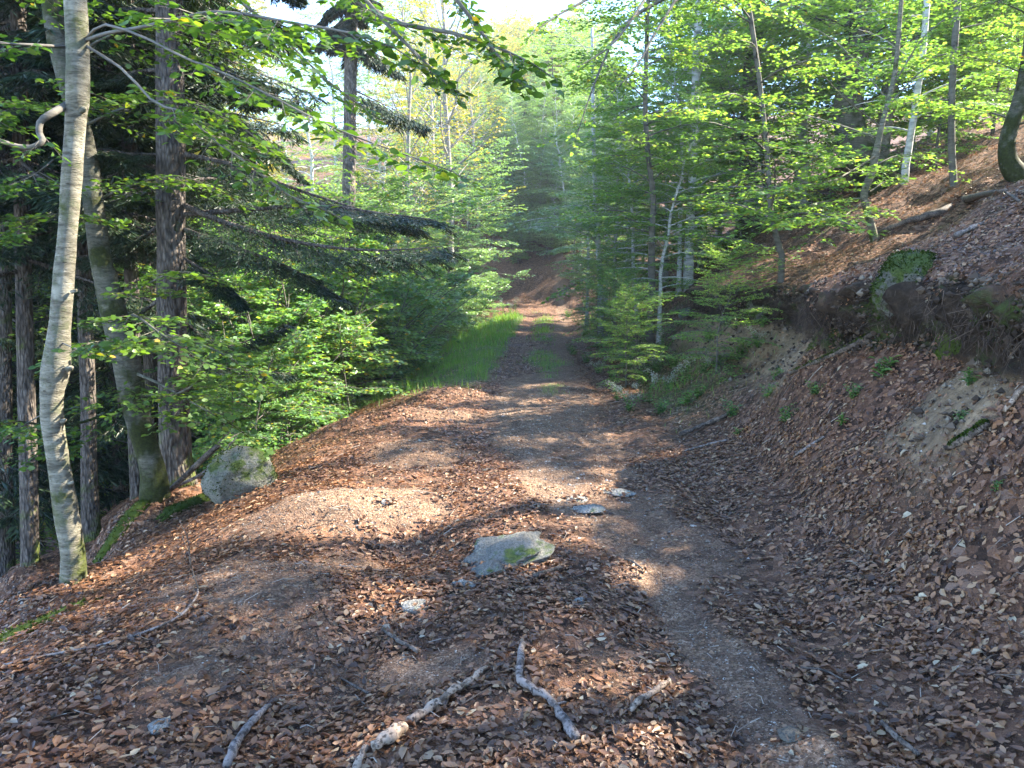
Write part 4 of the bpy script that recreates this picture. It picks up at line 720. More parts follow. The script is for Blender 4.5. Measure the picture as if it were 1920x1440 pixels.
# branch over the top of the track, from a beech standing above the bank
def cr_top(P, R, gW, gL, r, D):
    for L, sub, wl in (([(1372, -150, 0), (1260, -80, -1), (1190, 30, -2), (1140, 90, -2.6), (1075, 130, -3)], 12, 1.0), ([(1390, -60, 0), (1240, 0, -.8), (1160, 60, -1.4), (1110, 170, -1.8), (1080, 260, -2)], 9, .9), ([(1396, -40, 0), (1290, -20, -1), (1230, 60, -1.6), (1190, 130, -2.2), (1120, 200, -2.5)], 10, .9),
                       ([(1362, -220, 0), (1240, -120, -1.5), (1150, -30, -2.5), (1060, 20, -3.2), (1000, 60, -3.6)], 10, .8)):
        b = catmull([PX(q[0], q[1], D + q[2]) for q in L], 10); tube(gW, b, np.linspace(.03, .004, 10), 6, .1, 4, 9, cap=False); spray(gW, gL, b, wl, r, sub + 5, 7, .035, .06, 6, .003, .5, .14, .55, .12, 1.0)
    cr_lay(22, .15, 1, 1.9, .08, 8, 6)(P, R, gW, gL, r, D)
right_tree("beech_tree", [(1466, 478, 12), (1452, 430, 10), (1444, 380, 9), (1438, 280, 9), (1420, 120, 9), (1395, -40, 9), (1370, -160, 8), (1350, -300, 7)], 11.0, B_twig, "thin dark beech with a kneed foot whose top boughs hang over the track", 43, cr_top)
# fill
def fill(kind, lst, lm, wm, what, group, H=5, seeds=(4, 5, 6)):
    global M_skytint
    L = []
    for k, (px, D, sc) in enumerate(lst):
        X = (px - 960) / F * D
        if kind == 'under' and not free(X, D, H * sc, 1.3): continue
        L.append(plant(kind, seeds[k % len(seeds)], px, D, sc, M_skytint if px < 1290 and D > 26 else lm, wm))  # far leaves left of the slope take the colour with painted sky sheen
    row(L, what, group)
fill('under', ((1215, 15, .6), (1255, 13.5, .5), (1300, 13, .55), (1330, 11.5, .5), (1385, 12.5, .6), (1425, 11, .5), (1490, 13, .6), (1580, 13, .7), (1660, 16, .8), (1730, 18, .8), (1290, 16.5, .8), (1350, 18, .95), (1400, 15, .8), (1460, 19, 1.0), (1540, 16, .9), (1270, 24, 1.1), (1340, 26, 1.2), (1430, 24, 1.2), (1500, 28, 1.2), (1590, 24, 1.1), (1680, 20, 1.0), (1750, 23, 1.1), (1830, 19, .9), (1890, 22, 1.0), (1800, 28, 1.2), (1900, 30, 1.2)),
     M_right, B_twig, "low leafy beeches on the right slope", "low beeches on the right slope")
fill('under', ((1285, 21, 1.5), (1385, 19.5, 1.5), (1485, 20, 1.6), (1585, 18.5, 1.4), (1685, 22, 1.7), (1780, 20.5, 1.5), (1885, 17.5, 1.3)),
     M_right, B_open, "taller spreading beeches on the slope", "spreading beeches on the right slope", H=5)
fill('tall', ((1150, 24, .46), (1195, 20, .38), (1245, 25, .52), (1135, 32, .58), (1215, 33, .66), (1175, 28, .5), (1270, 19, .4), (1310, 23, .5), (1235, 15.5, .3)),
     M_right, B_pale, "slim airy young beeches by the far track", "slim young beeches beside the far track", seeds=(7, 8, 9))
fill('tall', ((1100, 30, .45), (1340, 34, .85), (1720, 36, .9), (1790, 33, .8), (1870, 38, .9)),
     None, B_pale, "tall pale beeches deep in the right wood", "tall beeches in the right wood", seeds=(7, 8, 9))
fill('fir', ((1740, 27, .42), (1905, 44, .6)), None, None, "dark firs on the right slope", "firs among the right slope beeches", seeds=(13, 14))
# beeches just outside the picture on the right: they cast the shade, with gaps toward the sun
L = []
for k, (X, D, sc) in enumerate(((9.5, 2.5, 1), (9.0, 6.0, 1), (11.5, 9.5, 1.1), (14, 3.5, 1.1), (15, 7.5, 1.2), (17, 12, 1.2), (8.5, -1.5, 1), (13, -1, 1.1), (20, 5, 1.3), (21, 10, 1.3), (5.5, -3.5, .9))):
    z = ground(X, D); P, R = straight((X, D, z), 10 * sc, .13, 200 + k, sway=.6); Wg, Lg = beech(200 + k, P, R, 34, .12, 3.3 * sc, .15, .085, 4, 8, 6, 8, cull=True, dens=1.3, tb=.018, tilt=.6)
    L.append(place("beech_tree", (X, D, z - .15), Wg, Lg, B_beech, M_right, "x", "tree"))
row(L, "beeches just right of the view", "shade beeches right of the view")
# ------------------------------------------------------------------ rocks, moss, roots, dead wood
import bmesh
HAZE = .0008
def rock_mat(name, base, mossy=0.0, speck=True):
    m, n = mat(name); tc = nd(n, "ShaderNodeTexCoord"); v = tc.outputs["Object"]; g = nd(n, "ShaderNodeNewGeometry")
    c = ramp(n, noise(n, v, 5, 6, .65), [(.3, tuple(q * .62 for q in base)), (.55, base), (.72, tuple(q * 1.3 for q in base))])
    c = mixc(n, ramp(n, noise(n, v, 90, 3, .7), [(.42, (.75, .75, .75)), (.5, (0, 0, 0))]), c, (.07, .07, .065))
    c = mixc(n, ramp(n, noise(n, v, 16, 4, .6), [(.58, (0, 0, 0)), (.66, (.7, .7, .7))]), c, (.27, .29, .24) if mossy < 1 else (.12, .13, .10))
    if mossy:
        sx = nd(n, "ShaderNodeSeparateXYZ"); n.links.new(g.outputs["Normal"], sx.inputs[0])
        mk = mth(n, 'ADD', noise(n, v, 4, 5, .65), mth(n, 'MULTIPLY', sx.outputs[2], .12))
        c = mixc(n, ramp(n, mk, [(.72 - mossy * .25, (0, 0, 0)), (.8 - mossy * .25, (.95, .95, .95))]), c, ramp(n, noise(n, v, 60, 3), [(.3, (.03, .05, .01)), (.7, (.10, .14, .03))]))
    hb = mth(n, 'ADD', noise(n, v, 30, 6, .75), mth(n, 'MULTIPLY', noise(n, v, 7, 4), 1.5))
    out(n, pbsdf(n, c, .88, bump(n, hb, 1.0, .035), .2)); return m
R_gran = rock_mat("granite", (.19, .19, .175), .35); R_moss = rock_mat("mossy_granite", (.17, .165, .14), 1.1); R_small = rock_mat("pale_stone", (.33, .32, .29), .05); R_bold = rock_mat("boulder_granite", (.20, .20, .165), .7)
def rock(c, dims, rz, seed, m, label, rough=.16, cuts=7, sub=5, name="rock", cat="rock", tuft=0, group=None, tilt=(0, 0)):
    bm = bmesh.new(); bmesh.ops.create_icosphere(bm, subdivisions=sub, radius=1); V = np.array([v.co[:] for v in bm.verts]); F = np.array([[v.index for v in f.verts] for f in bm.faces]); bm.free()
    r = rng_(seed)
    for k in range(cuts):
        d = nrmz(r.normal(0, 1, 3) + np.array([0, 0, .3])); h = r.uniform(.58, .85); t = V @ d; V = V - np.maximum(t - h, 0)[:, None] * d * .85
    V = V * (1 + rough * vnoise(V * 1.7 + seed, seed) + rough * .5 * vnoise(V * 4 + seed, seed + 1) + rough * .2 * vnoise(V * 10, seed + 2) + rough * .1 * vnoise(V * 24, seed + 3))[:, None]
    V = V * np.array(dims); ca, sa = math.cos(rz), math.sin(rz); a, b = tilt
    V = V @ np.array([[ca, sa, 0], [-sa, ca, 0], [0, 0, 1.]]); V[:, 2] += V[:, 0] * a + V[:, 1] * b
    g = Geo(); g.add(V, F); o = obj(name, g, m, loc=tuple(c)); tag(o, label, cat, group)
    if tuft:
        q = rng_(seed + 5); N = nrmz(V / np.array(dims) ** 2); w = np.clip(N[:, 2] * .5 + .55 + .9 * vnoise(V * 9, 7), 0, 1) * (N[:, 1] < .8); w /= w.sum(); i = q.choice(len(V), tuft, p=w); Vp = V[i] + q.normal(0, .008, (tuft, 3)); gm = Geo()
        leaves(gm, Vp, N[i] + q.normal(0, .5, (tuft, 3)) + np.array([0, 0, -.2]), q.normal(0, 1, (tuft, 3)), .022 * q.uniform(.5, 1.3, tuft), 4); obj("moss", gm, M_moss, o)
    return o
def rk(px, py, dims, rz, seed, m, label, sink=.3, **k):
    h = hit(px, py); return rock((h[0], h[1] + dims[1] * .3, h[2] + dims[2] * (1 - 2 * sink) * .5), dims, rz, seed, m, label, **k)
rk(945, 1055, (.29, .2, .10), .12, 4, R_gran, "low grey granite rock with a green moss spot, half buried in leaves mid track", .22, cuts=6, rough=.24, tilt=(.12, .16), tuft=0)
rk(915, 1078, (.10, .09, .07), .4, 6, R_gran, "small granite lump at the front foot of the half buried rock", .4)
rk(452, 928, (.36, .38, .31), -.3, 12, R_bold, "rounded pale boulder at the left edge of the track below the big fir", .1, rough=.12, cuts=6, tuft=900)
rk(1105, 960, (.13, .12, .035), .2, 21, R_small, "flat pale stone flush with the track, nearest of the three", .3, rough=.1)
rk(1082, 940, (.10, .08, .03), .5, 22, R_small, "flat pale stone flush with the track, smallest of the three", .3, rough=.1)
rk(1158, 928, (.17, .10, .035), .3, 23, R_small, "long flat pale stone flush with the track, farthest of the three", .3, rough=.1)
rk(776, 1145, (.075, .05, .04), .2, 24, R_small, "small smooth grey stone left of the middle of the track", .2)
rk(1088, 1134, (.035, .03, .03), .2, 25, R_small, "fist sized pale stone in the leaves right of the granite rock", .2, sub=4)
rk(1487, 1386, (.055, .04, .028), .1, 26, rock_mat('tan_stone', (.2, .17, .13)), "tan stone at the left edge of the bare wheel track, bottom right", .15, sub=4)
rk(293, 1370, (.052, .05, .022), -.5, 27, R_small, "angular whitish stone among the leaves at lower left", .1, sub=4, cuts=10)
rk(722, 944, (.05, .04, .03), .2, 28, R_small, "rounded tan stone in the sunlit gully", .2, sub=4)
rk(870, 1100, (.075, .035, .03), -.4, 30, R_small, "pinkish slab of rotten wood like stone below the granite rock", .3, sub=4)
# stones in the bank
def bank_rock(px, py, dims, rz, seed, label, tuft, dy=0.0, m=None):
    h = hit(px, py); rock((h[0] + dims[0] * .15, h[1] + dims[1] * .25 + dy, h[2] - .02), dims, rz, seed, m or R_moss, label, .15, 6, 5, "rock", "rock", tuft)
bank_rock(1700, 535, (.31, .30, .30), .2, 41, "big moss capped rock jutting from the bank lip", 3600)
bank_rock(1425, 575, (.20, .2, .2), .2, 42, "squarish mossy rock set in the bank face, farther along", 900)
bank_rock(1290, 590, (.24, .3, .18), .5, 43, "grey rock slab in the bank beside the white flowers", 250, 0, R_gran)
bank_rock(1370, 600, (.18, .25, .12), .3, 44, "dark flat stone wedged under the overhang", 200)
bank_rock(1560, 412, (.34, .3, .2), .3, 45, "moss covered mound on the slope above the bank", 3000)
bank_rock(1900, 600, (.22, .2, .12), .3, 46, "mossy ledge stone at the right edge under the overhang", 1800)
# moss cushions
def moss_mound(px, py, dims, rz, seed, n_, label):
    h = hit(px, py); g = Geo(); bm = bmesh.new(); bmesh.ops.create_icosphere(bm, subdivisions=4, radius=1); V = np.array([v.co[:] for v in bm.verts]); F = np.array([[v.index for v in f.verts] for f in bm.faces]); bm.free()
    V = V * (1 + .25 * vnoise(V * 2 + seed, seed) + .12 * vnoise(V * 6, seed))[:, None] * np.array(dims); ca, sa = math.cos(rz), math.sin(rz); V = V @ np.array([[ca, sa, 0], [-sa, ca, 0], [0, 0, 1.]])
    x0, y0 = h[0] + V[:, 0], h[1] + V[:, 1]; V[:, 2] += gz(x0, y0) - h[2] - .3 * dims[2]; g.add(V, F); q = rng_(seed); i = q.integers(0, len(V), n_)
    leaves(g, V[i] + q.normal(0, .004, (n_, 3)), q.normal(0, .6, (n_, 3)) + np.array([0, 0, .8]), q.normal(0, 1, (n_, 3)), .014 * q.uniform(.5, 1.3, n_), 4)
    tag(obj("moss_cushion", g, M_moss, loc=tuple(h)), label, "moss")
moss_mound(55, 1180, (.15, .45, .05), -.55, 51, 5000, "long moss cushion at the far left edge of the leaves")
moss_mound(232, 985, (.09, .45, .07), -.5, 52, 3500, "narrow moss streak on the crest behind the pale pole's foot")
moss_mound(365, 945, (.10, .5, .10), -.45, 53, 4000, "moss covered ridge sloping down left of the pale boulder")
moss_mound(1808, 560, (.13, .2, .15), .3, 54, 4500, "bright moss cushion hanging over the bank lip near the right edge")
moss_mound(1340, 540, (.10, .3, .1), .2, 56, 1500, "moss pad on the bank lip beside the thin twisting beech")
moss_mound(1560, 520, (.15, .3, .10), .2, 57, 2500, "dark moss pad draped on the lip left of the moss capped rock")
# hanging roots and dark soil under the lip
gR = Geo(); q = rng_(60); n_ = 6000; yy = q.uniform(2.6, 16, n_); pxx = np.interp(yy, PATH[:120, 1], PATH[:120, 0]); ss = 3.3 - .30 * n2(yy * 0 + 3, yy, .7, 5, 3)
xx = pxx + ss - .37 * (.75 + .55 * n2(yy * 0, yy, 1.7, 77, 2)) + q.uniform(-.05, .12, n_); zt = gz(pxx + ss + .05, yy, False) - q.uniform(.0, .35, n_); ln = q.uniform(.05, .3, n_) * np.clip(.6 + n2(yy * 0, yy, 2.5, 9), .2, 1.4)
A_ = np.stack([xx, yy, zt], 1); M_ = A_ + np.stack([q.normal(-.01, .05, n_), q.normal(0, .06, n_), -ln * .5], 1); E_ = M_ + np.stack([q.normal(0, .04, n_), q.normal(0, .04, n_), -ln * .5], 1)
rr_ = q.uniform(.0006, .0035, n_) ** 1.0; sticks(gR, A_, M_, rr_, rr_ * .7); sticks(gR, M_, E_, rr_ * .7, rr_ * .3)
m, n = mat("root_fibre"); g = nd(n, "ShaderNodeNewGeometry"); out(n, pbsdf(n, ramp(n, g.outputs["Random Per Island"], [(0, (.02, .014, .01)), (.7, (.06, .04, .028)), (1, (.13, .095, .07))]), .9))
tag(obj("roots", gR, m), "fine roots hanging from the undercut turf along the bank", None, None, "stuff")
# dead wood
def wood_mat(name, a, b, sc=6):
    m, n = mat(name); tc = nd(n, "ShaderNodeTexCoord"); v = tc.outputs["Object"]; x_ = noise(n, v, sc, 6, .7); f_ = noise(n, mapping(n, v, (30, 30, 30)), 2, 3)
    c = ramp(n, x_, [(.3, a), (.6, b)]); c = mixc(n, ramp(n, noise(n, v, 14, 5, .7), [(.5, (0, 0, 0)), (.58, (.8, .8, .8))]), c, tuple(q_ * .5 for q_ in a)); c = mixc(n, ramp(n, f_, [(.38, (.9, .9, .9)), (.48, (0, 0, 0))]), c, tuple(q_ * .35 for q_ in a)); out(n, pbsdf(n, c, .75, bump(n, f_, .6, .006), .25)); return m
Wd_pale = wood_mat("bleached_wood", (.17, .12, .085), (.38, .29, .22)); Wd_grey = wood_mat("grey_wood", (.10, .08, .07), (.26, .22, .20)); Wd_dark = wood_mat("dark_wood", (.06, .045, .035), (.16, .125, .10))
def stick(L, m, label, lift=.6, name="fallen_branch", cat="stick", side=(), seed=1, n_=18, sides=10, moss=0):
    """L: (px, py, width px) along the stick, lying on the ground"""
    P = []; Rr = []
    for a, b, w in L:
        h = hit(a, b); rr = w / 2 / F * np.linalg.norm(h - np.array([0, 0, CAMZ])); P.append(h + np.array([0, 0, rr * lift + .024])); Rr.append(rr)
    C_ = catmull(P, n_); Rr = np.interp(np.linspace(0, 1, n_), np.linspace(0, 1, len(Rr)), Rr); g = Geo(); r = rng_(seed); C_ = C_ + r.normal(0, .12, C_.shape) * Rr[:, None]; Rr = Rr * (1 + .10 * r.normal(0, 1, n_)); tube(g, C_, Rr, sides, .26, seed, 34)
    for t, a, l in side:
        p = along(C_, t); b_ = bough(p, a, .3, l, r, 4, -.5, .25); tube(g, b_, np.linspace(Rr.mean() * .5, .002, 5), 5, .1, seed, 30)
    o = tag(obj(name, g, m, off=C_[0], loc=tuple(C_[0])), label, cat)
    if moss:
        gm = Geo(); k = r.integers(2, n_ - 2, moss); aa = r.uniform(0, 3.14, moss); Pm = C_[k] + (C_[np.minimum(k + 1, n_ - 1)] - C_[k]) * r.uniform(0, 1, (moss, 1)) + np.stack([np.cos(aa) * Rr[k], 0 * aa, np.sin(aa) * Rr[k]], 1)
        leaves(gm, Pm, r.normal(0, .6, (moss, 3)) + np.array([0, 0, .6]), r.normal(0, 1, (moss, 3)), .022, 4); obj("moss", gm, M_moss, o, off=C_[0])
    return o
stick([(980, 1220, 11), (976, 1260, 13), (974, 1287, 14), (1000, 1305, 14), (1030, 1325, 15), (1052, 1355, 16), (1082, 1400, 17)], Wd_grey, "bent grey branch lying in the leaves, bottom centre", side=((.75, .5, .05), (.42, 2.6, .035), (.88, 2.2, .04)), seed=2)
stick([(912, 1264, 10), (878, 1292, 13), (850, 1308, 13), (810, 1340, 14), (768, 1368, 17)], Wd_pale, "straight bleached branch pointing at the bent grey one", side=((.35, 2.2, .04), (.7, -.6, .035)), seed=3)
stick([(756, 1382, 20), (735, 1395, 24), (700, 1415, 20)], Wd_pale, "short splintered log piece below the bleached branch", seed=4, name="wood_piece", cat="wood", n_=10)
stick([(688, 1414, 12), (676, 1436, 13), (664, 1470, 13)], Wd_pale, "stub of pale wood cut by the bottom edge of the photo", seed=5, name="wood_piece", cat="wood", n_=8)
stick([(505, 1335, 9), (478, 1362, 12), (450, 1400, 14), (425, 1450, 16)], Wd_grey, "dark grey branch running off the bottom edge left of centre", seed=6)
stick([(1252, 1290, 8), (1222, 1312, 11), (1200, 1325, 11), (1184, 1345, 10)], Wd_pale, "short pale stick right of the bent grey branch", seed=7, side=((.3, 2.2, .05),))
stick([(372, 1100, 2), (370, 1125, 3.5), (352, 1152, 4.5), (335, 1166, 4.5), (292, 1188, 4.5), (240, 1205, 4), (180, 1222, 4), (90, 1240, 5), (10, 1258, 5)], Wd_grey, "long thin whitish twig curving across the leaves at left", seed=8, n_=30, sides=6, side=((.35, 2.6, .1),))
stick([(715, 1188, 5), (745, 1210, 7), (785, 1232, 8)], Wd_dark, "thin reddish twig left of the bottom centre", seed=9, sides=6)
stick([(1170, 1056, 4), (1188, 1062, 5), (1206, 1076, 4)], Wd_dark, "little dark twig on the bare wheel track", seed=10, sides=6, n_=8)
stick([(1002, 1090, 9), (1030, 1080, 9), (1052, 1072, 6)], Wd_dark, "greenish rotten stick just right of the granite rock", seed=11, sides=6, n_=8)
stick([(1652, 1366, 6), (1680, 1395, 8), (1722, 1428, 8)], Wd_dark, "dark lichen spotted stick in the lower right corner", seed=12)
stick([(1500, 1262, 4), (1545, 1268, 4), (1580, 1285, 3)], Wd_dark, "thin dark twig across the bare wheel track at right", seed=13, sides=5)
stick([(640, 1282, 4), (670, 1300, 6), (692, 1312, 5)], Wd_dark, "small twig right of the dark grey branch", seed=14, sides=5)
stick([(1648, 442, 7), (1700, 422, 10), (1760, 405, 12), (1815, 380, 13), (1885, 366, 8)], Wd_dark, "long dark fallen branch on the open slope beside the crooked sapling", seed=15, side=((.85, .3, .5), (.6, 1.2, .3)))
stick([(1885, 366, 4), (1905, 380, 5), (1925, 392, 4)], Wd_dark, "short forked stick at the upper end of the long dark branch", seed=16, sides=6, n_=8)
stick([(1790, 450, 8), (1825, 435, 9), (1845, 425, 6)], Wd_grey, "pale grey log end poking from the slope leaves", seed=17, n_=8)
stick([(1735, 568, 8), (1705, 592, 9), (1685, 606, 7)], Wd_dark, "stick leaning on the sand under the moss capped rock", seed=18, lift=1.5, n_=8)
stick([(1640, 632, 9), (1600, 655, 11), (1540, 682, 8), (1478, 708, 7)], Wd_dark, "mossy dead branch on the bank below the sand", seed=19, moss=500)
stick([(1365, 782, 6), (1330, 798, 8), (1275, 822, 8)], Wd_dark, "brown stick at the foot of the bank, right of the white flowers", seed=20)
stick([(1850, 806, 12), (1830, 822, 15), (1775, 852, 10)], Wd_dark, "thick moss covered branch stub low on the bank at right", seed=21, moss=700)
stick([(1925, 735, 9), (1905, 752, 10), (1882, 782, 7)], Wd_pale, "bleached root sticking out at the right edge of the photo", seed=22, n_=8)
stick([(1545, 825, 4), (1515, 845, 5), (1488, 862, 4)], Wd_grey, "thin grey stick on the lower bank", seed=23, sides=6)
stick([(1365, 830, 4), (1330, 838, 4), (1285, 850, 4)], Wd_grey, "slender pale twig along the foot of the bank", seed=24, sides=6)
for L, lab, sd in (([(312, 925, 7.2, 9), (350, 890, 7.2, 11), (392, 850, 7.1, 11), (412, 835, 7.1, 8)], "mossy fallen pole leaning up behind the pale boulder", 25), ([(325, 915, 7.3, 6), (385, 885, 7.2, 7), (405, 860, 7.1, 7), (445, 837, 7.0, 4)], "forked bare stick propped behind the pale boulder", 26)):
    P = catmull([PX(*q_[:3]) for q_ in L], 12); g = Geo(); tube(g, P, [q_ / 2 / F * 7.2 for q_ in np.interp(np.linspace(0, 1, 12), np.linspace(0, 1, 4), [q_[3] for q_ in L])], 8, .12, sd, 20); r = rng_(sd)
    for t in (.6, .8): b_ = bough(along(P, t), r.uniform(0, 1.2), .9, .35, r, 4, -.4, .2); tube(g, b_, np.linspace(.008, .002, 5), 5)
    tag(obj("fallen_branch", g, Wd_grey if sd == 26 else Wd_dark, off=P[0], loc=tuple(P[0])), lab, "stick")
# leafless seedling by the whitish twig
g = Geo(); h = hit(375, 1112); P = catmull([h, PX(358, 1060, h[1]), PX(352, 1010, h[1]), PX(330, 965, h[1])], 10); tube(g, P, np.linspace(.005, .0015, 10), 6); r = rng_(77)
for t in (.3, .5, .65, .8): b_ = bough(along(P, t), r.uniform(0, 6.3), .8, .14, r, 4, -.3, .2); tube(g, b_, np.linspace(.0025, .001, 5), 4)
tag(obj("seedling", g, Wd_dark, off=P[0], loc=tuple(P[0])), "bare twiggy seedling standing in the leaves near the pale pole", "seedling")

bpy.context.view_layer.update(); gd = Geo(); r = rng_(404)
for o in list(SC.objects):
    if o.name.split(".")[0] in ("rock", "fallen_branch", "wood_piece") and o.type == 'MESH':
        V = np.empty(len(o.data.vertices) * 3, np.float32); o.data.vertices.foreach_get("co", V); V = V.reshape(-1, 3) + np.array(o.location)
        if V[:, 1].min() > 8 or V[:, 1].min() < 1.5: continue
        n_ = int(8 + 95 * (np.ptp(V[:, 0]) + np.ptp(V[:, 1]))); B_ = V[r.integers(0, len(V), n_ * 3)]; B_ = B_[B_[:, 2] < gz(B_[:, 0], B_[:, 1]) + .03][:n_]; n_ = len(B_)
        if n_ < 5: continue
        P = B_[:, :2] + r.normal(0, .035, (n_, 2)); N, z = gnormal(P[:, 0], P[:, 1]); a = r.uniform(0, 6.28, n_); D = np.stack([np.cos(a), np.sin(a), r.normal(0, .25, n_)], 1)
        leaves(gd, np.stack([P[:, 0], P[:, 1], z + r.uniform(.005, .025, n_)], 1), D, N + r.normal(0, .3, (n_, 3)), r.uniform(.025, .06, n_), 8, r.normal(0, .6, n_), r.normal(0, .25, n_), r.uniform(.7, 1.1, n_), .035)
tag(obj("fallen_leaves", gd, M_litter), "dry leaves drifted against the stones and dead branches", None, None, "stuff")
# ------------------------------------------------------------------ herbs and seedlings
M_white = leaf_mat("seed_head", [(0, (.28, .28, .25)), (1, (.5, .49, .46))], .3, .8, 1.0, .1, (1, 1, 1))
def herb_parts(seed, h, nst, flower, ll=.07, bushy=1.0):
    r = rng_(seed); W_ = Geo(); L_ = Geo(); Fl = []
    for k in range(nst):
        b_ = bough((r.normal(0, .04), r.normal(0, .04), -.02), r.uniform(0, 6.28), r.uniform(1.1, 1.5), h * r.uniform(.6, 1.1), r, 6, -.25, .1); tube(W_, b_, np.linspace(.003, .0012, 7), 4, cap=False)
        m_ = int(11 * bushy); t = np.linspace(.1, 1, m_); P = np.array([along(b_, q_) for q_ in t]); az = np.arange(m_) * 2.4 + r.uniform(0, 6); D = np.stack([np.cos(az), np.sin(az), r.uniform(0, .5, m_)], 1)
        leaves(L_, P, D, np.array([0, 0, 1]) + r.normal(0, .25, (m_, 3)), ll * r.uniform(.6, 1.2, m_) * (1.15 - .5 * t), 8, None, r.uniform(-.6, -.1, m_), .8)
        if flower:
            c_ = b_[-1]; nf = 34; P = c_ + r.normal(0, .024, (nf, 3)); Fl.append(Geo()); leaves(Fl[-1], P, r.normal(0, 1, (nf, 3)) + np.array([0, 0, .6]), r.normal(0, 1, (nf, 3)), .024, 4)
    return W_, L_, Fl
HP = []
for sd, h_, ns, fl, ll, bs in ((1, .38, 7, True, .075, 1.1), (2, .30, 8, False, .085, 1.0), (3, .45, 6, True, .07, 1.2), (4, .2, 6, False, .1, .7)):
    a, b, c_ = herb_parts(sd, h_, ns, fl, ll, bs); HP.append((a.mesh("stems", M_herb), b.mesh("foliage", M_herb), [q_.mesh("flower_head", M_white) for q_ in c_]))
def herb(px, py, k, sc, label, group=None, wh=None, lm=None):
    h = hit(px, py)
    if h is None: return None
    e = empty("herb", tuple(h), label, "plant", group); e.scale = (sc,) * 3; e.rotation_euler = (0, 0, px * .7 % 6)
    for nm, me in [("stems", HP[k][0]), ("foliage", HP[k][1])] + [("flower_head", q_) for q_ in HP[k][2]]:
        if me: o = bpy.data.objects.new(nm, me); COL.objects.link(o); o.parent = e
    return e
r = rng_(90)
L = [herb(px, py, k, sc, "x") for px, py, k, sc in ((1185, 770, 0, .9), (1215, 755, 2, 1), (1240, 775, 1, .9), (1160, 750, 0, .8), (1200, 720, 2, 1), (1250, 735, 0, 1), (1285, 760, 1, .9), (1150, 715, 1, .9), (1120, 700, 0, .9), (1180, 690, 2, 1.1), (1230, 700, 0, 1.1), (1290, 720, 2, 1), (1310, 745, 1, .8), (1265, 690, 1, 1), (1100, 680, 1, 1), (1130, 665, 2, 1.1), (1075, 665, 1, 1), (1165, 655, 1, 1.1), (1205, 668, 0, 1.1), (1320, 700, 0, .9), (1245, 662, 2, 1.1))]
row(L, "white headed herbs below the right bank", "herbs with white heads at the foot of the bank")
L = [herb(px, py, k, sc, "x") for px, py, k, sc in ((1120, 640, 1, 1.2), (1150, 625, 2, 1.2), (1095, 630, 1, 1.1), (1085, 610, 1, 1.3), (1120, 600, 1, 1.5), (1165, 600, 1, 1.3), (1190, 625, 1, 1.2), (1065, 595, 1, 1.5), (1140, 580, 1, 1.6), (1180, 575, 1, 1.5), (1215, 600, 1, 1.2), (1100, 575, 1, 1.8), (1215, 640, 2, 1))]
row(L, "green herbs behind the white headed patch", "green herbs farther along the bank")
L = [herb(px, py, k, sc, "x") for px, py, k, sc in ((820, 655, 2, 1.4), (850, 640, 2, 1.5), (880, 628, 2, 1.6), (905, 615, 2, 1.8), (930, 602, 2, 2), (790, 670, 1, 1.3), (760, 690, 1, 1.2), (860, 622, 1, 1.8), (945, 592, 2, 2.2), (965, 588, 2, 2), (838, 630, 2, 1.8), (890, 605, 2, 2.2), (735, 705, 1, 1))]
row(L, "weeds on the grassy verge", "weeds on the grassy verge")
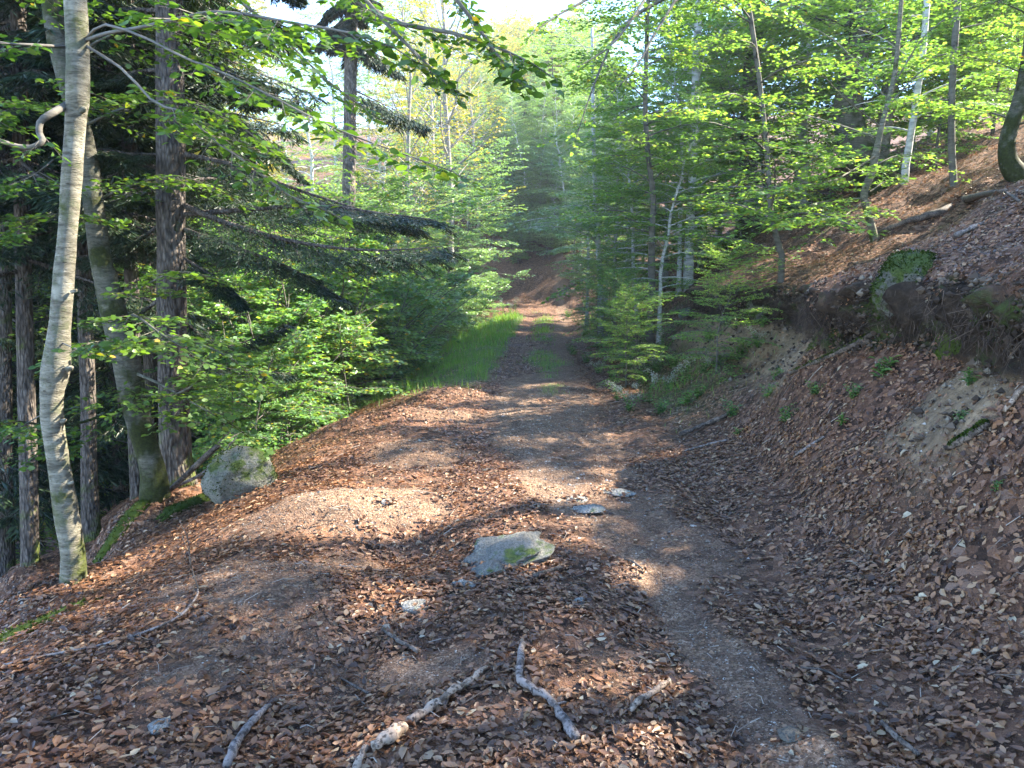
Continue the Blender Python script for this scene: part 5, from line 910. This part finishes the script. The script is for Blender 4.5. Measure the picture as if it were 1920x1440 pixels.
for px, py, k, sc, lab in ((1390, 672, 1, .9, "feathery green herb on the bank below the squarish mossy rock"), (1425, 650, 0, .8, "white flowered herb under the squarish mossy rock"), (1430, 612, 3, .9, "broad leaved plant right beside the squarish mossy rock"), (1655, 705, 3, .9, "tall seedling with a large hanging leaf on the bank"), (1455, 712, 1, .6, "pale green weed on the mid bank below the mossy dead branch"),
                       (1540, 590, 0, .6, "little white flower at the edge of the sand under the overhang"), (1610, 585, 3, .9, "seedling with flat fan of leaves in front of the overhang"), (1375, 780, 1, .7, "green weed beside the brown stick at the bank foot"), (1475, 790, 1, .6, "spindly weed on the lower bank"), (1385, 815, 3, .4, "yellow green sprout below the brown stick"),
                       (1580, 795, 3, .45, "single broad leaf standing low on the bank"), (1530, 740, 1, .5, "low blue green weed on the bank"), (1820, 720, 3, .55, "bright green leaf below the big sand slip"), (1800, 790, 3, .4, "yellowish low leaves above the mossy stub"), (1855, 630, 3, .6, "pale green shoots on a dead twig in the sand slip"), (1345, 690, 1, .9, "leafy weed left of the feathery herb"),
                       (1330, 640, 1, 1, "green plant climbing the bank under the thin twisting beech"), (1600, 745, 1, .5, "dark green rosette on the bank under the large hanging leaf"), (1710, 620, 3, .5, "small sprig at the foot of the leaning stick"), (1440, 745, 1, .6, "thin green weed at the middle of the lower bank"), (1870, 920, 3, .3, "tiny green sprout low at the right edge")):
    herb(px, py, k, sc, lab)
e = plant('under', 5, 1175, 12.5, .28, M_right, B_twig, name="seedling"); e["label"] = "bright yellow green beech seedling on the bank edge where the overhang ends"; e["category"] = "seedling"
for px, D, k, sc, lab in ((1150, 17, 4, .38, "pale green beech seedling beside the far end of the overhang"), (1205, 13.8, 6, .33, "broad bright seedling below the thin twisting beech"), (1120, 21, 5, .42, "cool green seedling at the foot of the bank near the far track")):
    e = plant('under', k, px, D, sc, M_thick, B_twig, name="seedling"); e["label"] = lab; e["category"] = "seedling"
e = plant('under', 4, 1345, 10.5, .3, M_right, B_twig, name="seedling"); e["label"] = "bushy bright seedling hanging over the bank lip at mid right"; e["category"] = "seedling"

# ------------------------------------------------------------------ the air
bpy.ops.mesh.primitive_cube_add(size=1); hz = bpy.context.object; hz.name = "haze"; hz.location = (0, 84, 19); hz.scale = (330, 210, 70)
m = bpy.data.materials.new("haze_air"); m.use_nodes = True; n = m.node_tree; n.nodes.clear(); v_ = nd(n, "ShaderNodeVolumePrincipled"); v_.inputs["Density"].default_value = HAZE; v_.inputs["Color"].default_value = (.86, .93, 1, 1); v_.inputs["Anisotropy"].default_value = .3
o_ = nd(n, "ShaderNodeOutputMaterial"); n.links.new(v_.outputs[0], o_.inputs["Volume"]); hz.data.materials.append(m); tag(hz, "thin bluish haze in the forest air", None, None, "stuff")
